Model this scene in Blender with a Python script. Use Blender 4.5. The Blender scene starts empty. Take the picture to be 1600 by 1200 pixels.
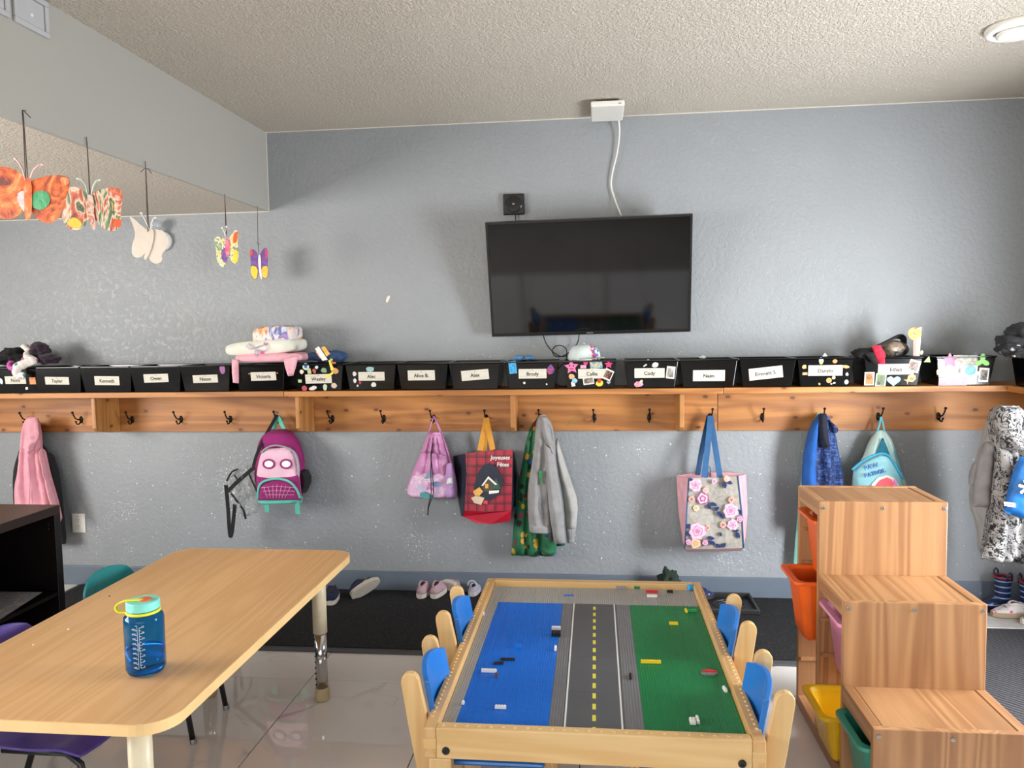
import bpy, bmesh, math, random
from mathutils import Vector, Matrix, noise as mnoise
random.seed(7)
sc = bpy.context.scene
COL = sc.collection
R = math.radians
PI = math.pi

# ------------------------------------------------------------------ camera
FPX = 1200.0
CAM = Vector((0.0, -4.28, 1.505))
def _basis():
    dy = Vector((930 - 800, 513 - 600, FPX)).normalized()
    dx = -Vector((-9730 - 800, 690 - 600, FPX))
    dx = (dx - dy * dx.dot(dy)).normalized()
    return dx, dy, dx.cross(dy)
_DX, _DY, _DZ = _basis()
def _w(v): return Vector((_DX.dot(v), _DY.dot(v), _DZ.dot(v)))
cam_data = bpy.data.cameras.new('camera')
cam_data.sensor_width = 36.0
cam_data.lens = 36.0 * FPX / 1600.0
cam_data.clip_start = 0.05
cam_ob = bpy.data.objects.new('camera', cam_data)
COL.objects.link(cam_ob)
_r, _u, _b = _w(Vector((1, 0, 0))), -_w(Vector((0, 1, 0))), -_w(Vector((0, 0, 1)))
cam_ob.matrix_world = Matrix(((_r.x, _u.x, _b.x, CAM.x), (_r.y, _u.y, _b.y, CAM.y), (_r.z, _u.z, _b.z, CAM.z), (0, 0, 0, 1)))
sc.camera = cam_ob
def ray(px, py): return _w(Vector((px - 800, py - 600, FPX)))
def at(px, py, Y):
    r = ray(px, py); return CAM + r * ((Y - CAM.y) / r.y)
def atz(px, py, Z):
    r = ray(px, py); return CAM + r * ((Z - CAM.z) / r.z)
def atx(px, py, X):
    r = ray(px, py); return CAM + r * ((X - CAM.x) / r.x)

# ------------------------------------------------------------------ room sizes
XR, XL, YB, ZC, ZS, XB = 2.293, -4.7, -6.3, 2.646, 2.204, -1.85

# ------------------------------------------------------------------ light
world = bpy.data.worlds.new('sky'); sc.world = world
world.use_nodes = True
wn = world.node_tree.nodes; wl = world.node_tree.links
wbg = wn['Background']
wsky = wn.new('ShaderNodeTexSky'); wsky.sky_type = 'NISHITA'; wsky.sun_disc = False
wsky.sun_elevation = R(40); wsky.sun_rotation = R(200)
wl.new(wsky.outputs[0], wbg.inputs[0]); wbg.inputs[1].default_value = 0.35
def window_light(name, loc, rot, sx, sy, watts, col):
    d = bpy.data.lights.new(name, 'AREA'); d.shape = 'RECTANGLE'; d.size = sx; d.size_y = sy
    d.energy = watts; d.color = col
    o = bpy.data.objects.new(name, d); COL.objects.link(o); o.location = loc; o.rotation_euler = rot
    return o
# daylight entering each window of the room (area lights fill the window openings)
WIN_R = (-2.25, -1.15, 0.35, 1.75)      # right wall: y0, y1, z0, z1
WIN_L = (-4.6, -2.0, 0.9, 2.12)         # left wall
WIN_B = (-2.2, 1.4, 0.9, 2.2)           # rear wall: x0, x1, z0, z1
window_light('daylight_right', (XR + 0.19, (WIN_R[0] + WIN_R[1]) / 2, (WIN_R[2] + WIN_R[3]) / 2), (0, R(90), 0), 1.4, 1.1, 150, (0.93, 0.97, 1.0))
# extra lamp added in the right-hand opening, turned to brighten the back wall
window_light('right_opening_fill', (XR + .27, -2.0, 1.1), Vector((-.62, .78, -.1)).to_track_quat('-Z', 'Y').to_euler(), .5, 1.2, 70, (0.95, 0.98, 1.0))
window_light('daylight_left', (XL - 0.12, (WIN_L[0] + WIN_L[1]) / 2, (WIN_L[2] + WIN_L[3]) / 2), (0, R(-90), 0), 1.22, 2.6, 325, (1.0, 0.97, 0.93))
window_light('daylight_rear', ((WIN_B[0] + WIN_B[1]) / 2, YB - 0.12, (WIN_B[2] + WIN_B[3]) / 2), (R(90), 0, 0), 3.6, 1.3, 85, (1.0, 0.985, 0.96))

sc.view_settings.view_transform = 'Standard'
sc.view_settings.look = 'None'
sc.view_settings.gamma = 1.0
sc.view_settings.use_curve_mapping = False
sc.view_settings.exposure = -0.28

# ------------------------------------------------------------------ materials
def lin(c):
    if isinstance(c, str):
        c = c.lstrip('#'); c = [int(c[i:i + 2], 16) / 255 for i in (0, 2, 4)]
    return tuple(((x / 12.92) if x <= 0.04045 else ((x + 0.055) / 1.055) ** 2.4) for x in c) + (1.0,)
class NT:
    def __init__(s, name):
        s.m = bpy.data.materials.new(name); s.m.use_nodes = True
        s.t = s.m.node_tree; s.b = s.t.nodes['Principled BSDF']
        s.co = None
    def n(s, typ, props=None, **ins):
        nd = s.t.nodes.new('ShaderNode' + typ)
        for k, v in (props or {}).items(): setattr(nd, k, v)
        for k, v in ins.items():
            key = int(k[1:]) if k[0] == '_' and k[1:].isdigit() else k.replace('_', ' ')
            s.set(nd.inputs[key], v)
        return nd
    def set(s, sock, v):
        if isinstance(v, bpy.types.NodeSocket): s.t.links.new(v, sock)
        elif isinstance(v, bpy.types.Node): s.t.links.new(v.outputs[0], sock)
        else: sock.default_value = v
    def p(s, **k):
        for a, v in k.items(): s.set(s.b.inputs[a.replace('_', ' ')], v)
    def coord(s, kind='Object', scale=(1, 1, 1), rot=(0, 0, 0), loc=(0, 0, 0)):
        tc = s.n('TexCoord')
        mp = s.n('Mapping', Vector=tc.outputs[kind], Scale=scale, Rotation=rot, Location=loc)
        return mp.outputs[0]
    def noise(s, vec, scale, detail=3, rough=.5, dist=0):
        return s.n('TexNoise', Vector=vec, Scale=scale, Detail=detail, Roughness=rough, Distortion=dist).outputs[0]
    def ramp(s, fac, stops, interp='LINEAR'):
        nd = s.n('ValToRGB', Fac=fac); e = nd.color_ramp.elements; nd.color_ramp.interpolation = interp
        while len(e) < len(stops): e.new(0.5)
        for el, (p, c) in zip(e, stops):
            el.position = p; el.color = lin(c) if (isinstance(c, str) or len(c) == 3) else c
        return nd.outputs[0]
    def mix(s, fac, a, b, mode='MIX'):
        nd = s.n('MixRGB', {'blend_type': mode}); s.set(nd.inputs[0], fac); s.set(nd.inputs[1], a); s.set(nd.inputs[2], b)
        return nd.outputs[0]
    def math(s, op, a, b=0.0):
        nd = s.n('Math', {'operation': op}); s.set(nd.inputs[0], a); s.set(nd.inputs[1], b); return nd.outputs[0]
    def bump(s, h, strength=.3, dist=.01, normal=None):
        nd = s.n('Bump', Height=h, Strength=strength, Distance=dist)
        if normal is not None: s.set(nd.inputs['Normal'], normal)
        s.set(s.b.inputs['Normal'], nd.outputs[0]); return nd.outputs[0]
BW = lambda v: (v, v, v, 1.0)
_M = {}
def plain(name, col, rough=.5, var=.08, nscale=30, metal=0, bump=0, bscale=80, spec=.5, **kw):
    if name in _M: return _M[name]
    t = NT(name); c = lin(col)
    if var:
        v = t.noise(t.coord(), nscale, 3)
        lo = tuple(max(0, x * (1 - var)) for x in c[:3]) + (1,); hi = tuple(min(1, x * (1 + var)) for x in c[:3]) + (1,)
        t.p(Base_Color=t.ramp(v, [(.3, lo), (.7, hi)]))
    else: t.p(Base_Color=c)
    t.p(Roughness=rough, Metallic=metal)
    t.b.inputs['Specular IOR Level'].default_value = spec
    if bump: t.bump(t.noise(t.coord(), bscale, 2), bump, .004)
    for k, v in kw.items(): t.b.inputs[k.replace('_', ' ')].default_value = v
    _M[name] = t.m; return t.m
def fabric(name, col, rough=.9, var=.1, weave=350, bump=.25, sheen=.03):
    if name in _M: return _M[name]
    t = NT(name); c = lin(col)
    v = t.noise(t.coord(), 18, 4)
    lo = tuple(x * (1 - var) for x in c[:3]) + (1,); hi = tuple(min(1, x * (1 + var)) for x in c[:3]) + (1,)
    t.p(Base_Color=t.ramp(v, [(.3, lo), (.7, hi)]), Roughness=rough)
    t.b.inputs['Sheen Weight'].default_value = sheen
    h = t.math('ADD', t.noise(t.coord(), weave, 2), t.math('MULTIPLY', t.noise(t.coord(), 25, 3), 2.0))
    t.bump(h, bump, .004)
    _M[name] = t.m; return t.m
def wood(name, base, dark, axis='X', scale=6, rough=.5, knots=False, stretch=.06, contrast=1.0, coat=0, cathedral=0.0):
    """grain running along `axis` in object space"""
    if name in _M: return _M[name]
    t = NT(name)
    sca = {'X': (stretch, 1, 1), 'Y': (1, stretch, 1), 'Z': (1, 1, stretch)}[axis]
    oi = t.n('ObjectInfo')
    off = t.n('VectorMath', {'operation': 'SCALE'}, _0=(3.1, 5.7, 7.3)); t.set(off.inputs['Scale'], oi.outputs['Random'])
    tc = t.n('TexCoord')
    add = t.n('VectorMath', {'operation': 'ADD'}); t.set(add.inputs[0], tc.outputs['Object']); t.set(add.inputs[1], off.outputs[0])
    vec = t.n('Mapping', Vector=add.outputs[0], Scale=sca).outputs[0]
    big = t.noise(vec, scale, 2, .5, 1.2)
    rings = t.n('Math', {'operation': 'SINE'}, _0=t.math('MULTIPLY', big, 38 * (1 + cathedral))).outputs[0]
    rings = t.math('ADD', t.math('MULTIPLY', rings, .5), .5)
    fine = t.noise(vec, scale * 22, 3, .6)
    g = t.math('ADD', t.math('MULTIPLY', rings, .55), t.math('MULTIPLY', fine, .45))
    lo = .5 - .35 / contrast * .9; hi = .5 + .4
    colr = t.ramp(g, [(.18, base), (.95, dark)])
    broad = t.noise(vec, scale * .7, 2)
    colr = t.mix(.35, colr, t.mix(1.0, colr, t.ramp(broad, [(.3, (.78, .78, .78)), (.7, (1, 1, 1))]), 'MULTIPLY'))
    if knots:
        sp = t.n('SeparateXYZ', Vector=add.outputs[0])
        kv = t.n('CombineXYZ', X=t.math('MULTIPLY', sp.outputs[0 if axis == 'X' else 1], .6), Y=sp.outputs[2]).outputs[0]
        kn = t.n('TexVoronoi', {'feature': 'F1', 'voronoi_dimensions': '2D'}, Vector=kv, Scale=9.0, Randomness=1.0)
        sel = t.ramp(kn.outputs['Color'], [(.40, (0, 0, 0)), (.44, (1, 1, 1))])
        kd = t.math('MULTIPLY', t.ramp(kn.outputs['Distance'], [(.05, (1, 1, 1)), (.10, (0, 0, 0))]), sel)
        colr = t.mix(kd, colr, lin((.30, .15, .06)))
        kd2 = t.math('MULTIPLY', t.ramp(kn.outputs['Distance'], [(.08, (.6, .6, .6)), (.26, (0, 0, 0))]), sel)
        colr = t.mix(kd2, colr, lin(dark))
    t.p(Base_Color=colr, Roughness=rough)
    t.b.inputs['Coat Weight'].default_value = coat
    t.bump(fine, .08, .002)
    _M[name] = t.m; return t.m

def wall_mat():
    t = NT('wall_paint'); geo = t.n('NewGeometry'); pos = geo.outputs['Position']
    n1 = t.noise(pos, 38, 4, .55, .3)
    kd = t.ramp(n1, [(.42, (0, 0, 0)), (.55, (1, 1, 1))])
    n2 = t.noise(pos, 160, 2)
    base = t.mix(t.noise(pos, 1.3, 3), lin('#8a8e92'), lin('#919599'))
    scuff = t.ramp(t.noise(pos, 2.2, 4, .6), [(.45, (0, 0, 0)), (.75, (1, 1, 1))])
    base = t.mix(t.math('MULTIPLY', scuff, .25), base, lin('#9ea2a4'))
    # chipped paint, white plaster showing, mostly below the coat hooks
    sep = t.n('SeparateXYZ', Vector=pos)
    zmask = t.ramp(t.math('MULTIPLY', sep.outputs[2], .4), [(.03, (.0, .0, .0)), (.08, (1, 1, 1)), (.34, (1, 1, 1)), (.365, (0, 0, 0))])
    zmask2 = t.ramp(t.math('MULTIPLY', sep.outputs[2], .4), [(.50, (0, 0, 0)), (.53, (.9, .9, .9)), (.545, (.9, .9, .9)), (.575, (0, 0, 0))])
    area = t.ramp(t.noise(pos, 2.6, 3, .6), [(.56, (0, 0, 0)), (.66, (1, 1, 1))])
    chips = t.ramp(t.noise(pos, 85, 3, .65), [(.60, (0, 0, 0)), (.62, (1, 1, 1))])
    few = t.ramp(t.noise(pos, 60, 2, .5), [(.70, (0, 0, 0)), (.71, (1, 1, 1))])
    ch = t.math('MAXIMUM', t.math('MULTIPLY', t.math('MULTIPLY', chips, area), t.math('MAXIMUM', zmask, zmask2)), t.math('MULTIPLY', few, .9))
    ch = t.math('MULTIPLY', ch, t.math('MAXIMUM', zmask, t.math('MAXIMUM', zmask2, .12)))
    col = t.mix(ch, base, lin('#e4e4e0'))
    t.p(Base_Color=col, Roughness=t.math('ADD', t.math('MULTIPLY', kd, .14), .46))
    t.bump(t.math('ADD', t.math('MULTIPLY', kd, 1.0), t.math('MULTIPLY', n2, .35)), .28, .004)
    return t.m
def smooth_wall_mat():
    t = NT('bulkhead_paint'); geo = t.n('NewGeometry'); pos = geo.outputs['Position']
    t.p(Base_Color=t.mix(t.noise(pos, 1.1, 2), lin('#a4a29c'), lin('#a9a7a1')), Roughness=.5)
    t.bump(t.noise(pos, 140, 2), .06, .003); return t.m
def ceiling_mat():
    t = NT('ceiling_texture'); geo = t.n('NewGeometry'); pos = geo.outputs['Position']
    n1 = t.ramp(t.noise(pos, 80, 4, .6, .4), [(.4, (0, 0, 0)), (.6, (1, 1, 1))])
    t.p(Base_Color=t.mix(t.noise(pos, .9, 3), lin('#ddd3c4'), lin('#e2d9cb')), Roughness=.85)
    t.bump(t.math('ADD', n1, t.noise(pos, 200, 2)), .7, .03); return t.m
def tile_mat():
    t = NT('marble_tile'); geo = t.n('NewGeometry'); oi = t.n('ObjectInfo')
    off = t.n('VectorMath', {'operation': 'SCALE'}, _0=(9., 4., 6.)); t.set(off.inputs['Scale'], oi.outputs['Random'])
    add = t.n('VectorMath', {'operation': 'ADD'}); t.set(add.inputs[0], geo.outputs['Position']); t.set(add.inputs[1], off.outputs[0])
    vec = add.outputs[0]
    def vein(sc_, w, dist):
        nz = t.n('TexNoise', Vector=vec, Scale=sc_, Detail=3, Roughness=.55, Distortion=dist).outputs[0]
        d = t.n('Math', {'operation': 'ABSOLUTE'}, _0=t.math('SUBTRACT', nz, .5)).outputs[0]
        return t.ramp(d, [(0, (1, 1, 1)), (w, (0, 0, 0))])
    v1 = vein(.75, .007, .5); v2 = vein(1.5, .004, .4)
    msk = t.ramp(t.noise(vec, 1.6, 2), [(.45, (0, 0, 0)), (.6, (1, 1, 1))])
    base = t.mix(t.noise(vec, 1.5, 4), lin('#d2ccc6'), lin('#dad5cf'))
    col = t.mix(t.math('MULTIPLY', t.math('MULTIPLY', v1, .65), msk), base, lin('#77777a'))
    col = t.mix(t.math('MULTIPLY', t.math('MULTIPLY', v2, .3), msk), col, lin('#8a8886'))
    t.p(Base_Color=col, Roughness=t.ramp(t.noise(vec, 6, 3), [(.3, (.05, .05, .05)), (.8, (.16, .16, .16))])); return t.m

M_WALL, M_SMOOTH, M_CEIL, M_TILE = wall_mat(), smooth_wall_mat(), ceiling_mat(), tile_mat()
M_GROUT = plain('grout', '#6f6b67', .9)
M_BASE = plain('baseboard_paint', '#66707d', .45, .06, 6)
M_WHITE = plain('white_plastic', '#e6e3dc', .4, .02)
M_PAPER = plain('white_paper', '#dcd9d2', .7, .03)
M_BLACKP = plain('black_gloss_plastic', '#060607', .14, .1)
M_BLACK = plain('black_matte', '#0d0d0e', .55, .1)
M_INK = plain('ink', '#0c0c0e', .7, 0)
M_PINE = wood('pine_board', '#c08142', '#8f5628', 'X', 5, .5, True)
M_PINEV = wood('pine_bracket', '#c08649', '#94602f', 'Z', 5, .5, True)
M_MAPLE = wood('maple_laminate', '#deb07a', '#d1a068', 'Y', 7, .38, False, .05)
M_EDGE = plain('maple_edge', '#e6c188', .4, .05, 12)
M_BIRCH = wood('birch_ply', '#e2be86', '#d4a96c', 'X', 6, .42)
M_BIRCHY = wood('birch_rail', '#d9b07a', '#c99b60', 'Y', 6, .42)
M_POST = wood('birch_post', '#e0bb82', '#d0a368', 'Z', 6, .42)
M_STAIR = wood('stained_pine', '#bf8f62', '#966641', 'Z', 4.5, .45, False, .05, 1, 0, .2)
M_STAIRY = wood('stained_pine_top', '#b98a5e', '#93653f', 'Y', 4.5, .42, False, .05, 1, 0, .2)
M_CHROME = plain('chrome', '#c8c8c8', .12, 0, metal=1)
M_STEEL = plain('steel', '#9a9a98', .35, .05, metal=1)
M_IRON = plain('black_iron', '#17130f', .38, .2, metal=.6)
M_CREAM = plain('cream_plastic', '#d8ccae', .4, .04)
M_MATT = plain('rubber_edge', '#4a4b4d', .7, .08)

# ------------------------------------------------------------------ mesh builder
class MB:
    def __init__(s): s.v = []; s.f = []; s.uv = None
    def add(s, vs, fs):
        o = len(s.v); s.v += [tuple(v) for v in vs]; s.f += [tuple(i + o for i in f) for f in fs]; return s
    def box(s, x0, x1, y0, y1, z0, z1):
        return s.add([(x, y, z) for z in (z0, z1) for y in (y0, y1) for x in (x0, x1)],
                     [(0, 2, 3, 1), (4, 5, 7, 6), (0, 1, 5, 4), (2, 6, 7, 3), (0, 4, 6, 2), (1, 3, 7, 5)])
    def hexa(s, bot, top):
        """two quads (ccw from above) joined"""
        return s.add(list(bot) + list(top), [(3, 2, 1, 0), (4, 5, 6, 7), (0, 1, 5, 4), (1, 2, 6, 5), (2, 3, 7, 6), (3, 0, 4, 7)])
    def tube(s, pts, r, seg=8, closed=False, flat=None):
        pts = [Vector(p) for p in pts]; n = len(pts); rs = r if isinstance(r, (list, tuple)) else [r] * n
        base = len(s.v); prev = None
        for i, p in enumerate(pts):
            a = pts[(i - 1) % n] if (closed or i > 0) else p; b = pts[(i + 1) % n] if (closed or i < n - 1) else p
            t = (b - a).normalized()
            if prev is None:
                up = Vector((0, 0, 1)) if abs(t.z) < .9 else Vector((1, 0, 0))
                nx = t.cross(up).normalized()
            else: nx = (prev - t * prev.dot(t)).normalized()
            prev = nx; ny = t.cross(nx)
            for k in range(seg):
                a_ = 2 * PI * k / seg
                s.v.append(tuple(p + nx * math.cos(a_) * rs[i] + ny * math.sin(a_) * rs[i] * (flat or 1)))
        m = n if closed else n - 1
        for i in range(m):
            for k in range(seg):
                a0 = base + i * seg + k; a1 = base + i * seg + (k + 1) % seg
                b0 = base + ((i + 1) % n) * seg + k; b1 = base + ((i + 1) % n) * seg + (k + 1) % seg
                s.f.append((a0, a1, b1, b0))
        if not closed:
            s.f.append(tuple(base + k for k in reversed(range(seg)))); s.f.append(tuple(base + (n - 1) * seg + k for k in range(seg)))
        return s
    def lathe(s, prof, c=(0, 0, 0), seg=24, axis='Z', caps=True):
        base = len(s.v)
        for r, h in prof:
            for k in range(seg):
                a = 2 * PI * k / seg; x, y = r * math.cos(a), r * math.sin(a)
                p = {'Z': (x, y, h), 'Y': (x, h, -y), 'X': (h, x, y)}[axis]
                s.v.append((c[0] + p[0], c[1] + p[1], c[2] + p[2]))
        for i in range(len(prof) - 1):
            for k in range(seg):
                a0 = base + i * seg + k; a1 = base + i * seg + (k + 1) % seg
                s.f.append((a0, a1, a1 + seg, a0 + seg))
        if caps:
            s.f.append(tuple(base + k for k in reversed(range(seg)))); s.f.append(tuple(base + (len(prof) - 1) * seg + k for k in range(seg)))
        return s
    def prism(s, outline, fn, a, b):
        """outline [(p,q)]; fn(p,q,depth)->xyz ; between depths a and b"""
        n = len(outline); base = len(s.v)
        s.v += [tuple(fn(p, q, a)) for p, q in outline] + [tuple(fn(p, q, b)) for p, q in outline]
        s.f.append(tuple(base + i for i in reversed(range(n)))); s.f.append(tuple(base + n + i for i in range(n)))
        for i in range(n):
            j = (i + 1) % n; s.f.append((base + i, base + j, base + n + j, base + n + i))
        return s
    def ribbon(s, pts, w, th, side=None):
        """flat strap along pts, width vector side"""
        pts = [Vector(p) for p in pts]; n = len(pts); base = len(s.v)
        for i, p in enumerate(pts):
            t = (pts[min(i + 1, n - 1)] - pts[max(i - 1, 0)]).normalized()
            sd = Vector(side) if side else t.cross(Vector((0, 1, 0)))
            sd = (sd - t * sd.dot(t)); sd = sd.normalized() if sd.length > 1e-6 else Vector((1, 0, 0))
            nn = t.cross(sd).normalized()
            ww = w[i] if isinstance(w, (list, tuple)) else w
            for a, b in ((-1, -1), (1, -1), (1, 1), (-1, 1)): s.v.append(tuple(p + sd * a * ww / 2 + nn * b * th / 2))
        for i in range(n - 1):
            for k in range(4):
                a0 = base + i * 4 + k; a1 = base + i * 4 + (k + 1) % 4; s.f.append((a0, a1, a1 + 4, a0 + 4))
        s.f.append((base + 3, base + 2, base + 1, base)); e = base + (n - 1) * 4; s.f.append((e, e + 1, e + 2, e + 3))
        return s
    def drape(s, left, right, Y, thick, nu=22, nv=40, folds=(), crumple=.006, seed=0, wtop=.06, wbot=.04, back=1.0, dY=0.0):
        """closed cloth body between two edge curves given as (px,py) rays met at depth Y"""
        def samp(cv, t):
            L = [0]
            for a, b in zip(cv, cv[1:]): L.append(L[-1] + math.hypot(b[0] - a[0], b[1] - a[1]))
            d = t * L[-1]
            for i in range(len(cv) - 1):
                if d <= L[i + 1] or i == len(cv) - 2:
                    k = (d - L[i]) / max(1e-6, L[i + 1] - L[i]); k = min(1, max(0, k))
                    return tuple(cv[i][j] * (1 - k) + cv[i + 1][j] * k for j in (0, 1))
        def smooth(cv):
            cv = [tuple(c) for c in cv]
            if len(cv) < 3: return cv
            out = [cv[0]]
            for a, b in zip(cv, cv[1:]):
                out += [(a[0] * .75 + b[0] * .25, a[1] * .75 + b[1] * .25), (a[0] * .25 + b[0] * .75, a[1] * .25 + b[1] * .75)]
            return out + [cv[-1]]
        left, right = smooth(left), smooth(right)
        base = len(s.v); uv = []
        for side in (0, 1):
            for j in range(nv + 1):
                v = j / nv; a = samp(left, v); b = samp(right, v)
                wv = min(1, (v / wtop) ** .5 if wtop else 1) * min(1, ((1 - v) / wbot) ** .5 if wbot else 1)
                for i in range(nu + 1):
                    u = i / nu
                    p = at(a[0] + (b[0] - a[0]) * u, a[1] + (b[1] - a[1]) * u, Y + dY * v)
                    pr = max(0, 1 - abs(2 * u - 1) ** 2.6) ** .5 * wv
                    off = -thick / 2 * pr if side == 0 else thick / 2 * pr * back
                    ed = min(1, 5 * min(u, 1 - u))
                    fo = 0
                    for k, amp, ph in folds:
                        fo += amp * math.sin(2 * PI * (k * u + ph) + 1.3 * math.sin(2.2 * v + ph * 7)) * min(1, v * 3)
                    cr = crumple * mnoise.noise(Vector((p.x * 14 + seed * 3.7, v * 9, p.z * 14)))
                    p = p + Vector((0, off + (fo + cr * 2) * ed * (1 if side == 0 else .15), 0))
                    s.v.append(tuple(p)); uv.append((u, 1 - v))
        W = nu + 1; S = W * (nv + 1)
        def q(a, b, c, d): s.f.append((base + a, base + b, base + c, base + d))
        for j in range(nv):
            for i in range(nu):
                a = j * W + i; q(a, a + W, a + W + 1, a + 1); q(S + a, S + a + 1, S + a + W + 1, S + a + W)
        for j in range(nv):
            a = j * W; q(a, S + a, S + a + W, a + W); a = j * W + nu; q(a, a + W, S + a + W, S + a)
        for i in range(nu):
            q(i, i + 1, S + i + 1, S + i); a = nv * W + i; q(a, S + a, S + a + 1, a + 1)
        if base == 0: s.uv = uv
        return s
    def blob(s, c, r, seed=0, amp=.3, freq=1.6, sub=3, squash=None):
        bm = bmesh.new(); bmesh.ops.create_icosphere(bm, subdivisions=sub, radius=1)
        base = len(s.v)
        for v in bm.verts:
            d = v.co.normalized(); k = 1 + amp * mnoise.noise(d * freq + Vector((seed * 5.1, seed * 2.3, seed))) + amp * .5 * mnoise.noise(d * freq * 2.7 + Vector((seed, 9, 3)))
            s.v.append((c[0] + d.x * r[0] * k, c[1] + d.y * r[1] * k, max(c[2] + d.z * r[2] * k, squash) if squash is not None else c[2] + d.z * r[2] * k))
        for f in bm.faces: s.f.append(tuple(base + v.index for v in f.verts))
        bm.free(); return s
    def build(s, name, mat, parent=None, smooth=False, bevel=0, org=None, seg=2, sub=0, fix=False):
        o0 = org if org is not None else (ORG.get(parent.name, (0, 0, 0)) if parent is not None else (0, 0, 0))
        me = bpy.data.meshes.new(name)
        me.from_pydata([(v[0] - o0[0], v[1] - o0[1], v[2] - o0[2]) for v in s.v], [], s.f)
        if s.uv:
            ul = me.uv_layers.new(name='UVMap')
            for lp in me.loops: ul.data[lp.index].uv = s.uv[lp.vertex_index]
        if fix:
            bm = bmesh.new(); bm.from_mesh(me); bmesh.ops.recalc_face_normals(bm, faces=bm.faces); bm.to_mesh(me); bm.free()
        if smooth: me.polygons.foreach_set('use_smooth', [True] * len(me.polygons))
        me.update()
        return link(name, me, mat, parent, bevel, seg, sub, o0)
ORG = {}
def link(name, me, mat, parent=None, bevel=0, seg=2, sub=0, o0=(0, 0, 0)):
    o = bpy.data.objects.new(name, me); COL.objects.link(o)
    if mat is not None: me.materials.append(mat)
    if parent is not None: o.parent = parent
    ORG[o.name] = o0
    if bevel:
        b = o.modifiers.new('bevel', 'BEVEL'); b.width = bevel; b.segments = seg; b.limit_method = 'ANGLE'; b.angle_limit = R(40)
    if sub:
        m = o.modifiers.new('sub', 'SUBSURF'); m.levels = sub; m.render_levels = sub
    return o
def thing(name, label, cat, loc=(0, 0, 0), rotz=0, group=None, local=False):
    """Empty at the base of a thing; parts given in world coordinates unless local"""
    o = bpy.data.objects.new(name, None); COL.objects.link(o); o.empty_display_size = .05
    o.location = loc; o.rotation_euler = (0, 0, rotz)
    o['label'] = label; o['category'] = cat
    if group: o['group'] = group
    ORG[o.name] = (0, 0, 0) if local else tuple(loc)
    return o
def tag(o, label, cat, group=None):
    o['label'] = label; o['category'] = cat
    if group: o['group'] = group
    return o
def struct(o): o['kind'] = 'structure'; return o
def stuff(o): o['kind'] = 'stuff'; return o
def tagpart(o, label): o['label'] = label; return o
def text_mesh(body, size, extrude=.0004, align='CENTER', bold=0.0):
    cu = bpy.data.curves.new('lettering', 'FONT'); cu.body = body; cu.size = size; cu.extrude = extrude; cu.align_x = align; cu.align_y = 'CENTER'
    cu.resolution_u = 3; cu.offset = bold
    ob = bpy.data.objects.new('tmp_text', cu); COL.objects.link(ob)
    dg = bpy.context.evaluated_depsgraph_get(); dg.update()
    me = bpy.data.meshes.new_from_object(ob.evaluated_get(dg))
    bpy.data.objects.remove(ob); bpy.data.curves.remove(cu)
    return me
def text_on(name, body, size, fn, mat, parent, org, extrude=.0004, align='CENTER', bold=0.0):
    """lettering whose local (x,y,depth) is mapped by fn to world, made relative to org"""
    me = text_mesh(body, size, extrude, align, bold); me.name = name
    for v in me.vertices:
        p = fn(v.co.x, v.co.y, v.co.z); v.co = (p[0] - org[0], p[1] - org[1], p[2] - org[2])
    me.materials.clear()
    return link(name, me, mat, parent, o0=org)
def crv(pts, k=6):
    P = [Vector(p) for p in pts]
    if len(P) < 3: return P
    Q = []
    for i in range(len(P) - 1):
        p0, p1, p2, p3 = P[max(i - 1, 0)], P[i], P[i + 1], P[min(i + 2, len(P) - 1)]
        for j in range(k):
            u = j / k; Q.append(.5 * ((2 * p1) + (-p0 + p2) * u + (2 * p0 - 5 * p1 + 4 * p2 - p3) * u * u + (-p0 + 3 * p1 - 3 * p2 + p3) * u ** 3))
    return Q + [P[-1]]
def ngon(n, rx, ry=None, ph=0): return [(rx * math.cos(2 * PI * k / n + ph), (ry or rx) * math.sin(2 * PI * k / n + ph)) for k in range(n)]
def star(n, r, k=.5): return [((r if i % 2 == 0 else r * k) * math.cos(PI * i / n + PI / 2), (r if i % 2 == 0 else r * k) * math.sin(PI * i / n + PI / 2)) for i in range(2 * n)]
def heart(w, h): 
    return [(w / 2 * (math.sin(t) ** 3), h / 2 * (13 * math.cos(t) - 5 * math.cos(2 * t) - 2 * math.cos(3 * t) - math.cos(4 * t)) / 15) for t in [2 * PI * i / 20 for i in range(20)]]
def clover(r): return [(r * (.66 + .34 * math.cos(3 * a)) * math.cos(a + PI / 2), r * (.66 + .34 * math.cos(3 * a)) * math.sin(a + PI / 2)) for a in [2 * PI * i / 30 for i in range(30)]]
def fish(w, h): return [(-w / 2, h / 2 * .8), (-w * .28, h * .12), (0, h / 2), (w * .35, h * .38), (w / 2, 0), (w * .35, -h * .38), (0, -h / 2), (-w * .28, -h * .12), (-w / 2, -h / 2 * .8), (-w * .36, 0)]
def rect(w, h): return [(-w / 2, -h / 2), (w / 2, -h / 2), (w / 2, h / 2), (-w / 2, h / 2)]
def rot2(pts, deg):
    c, s_ = math.cos(R(deg)), math.sin(R(deg)); return [(x * c - y * s_, x * s_ + y * c) for x, y in pts]

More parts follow.
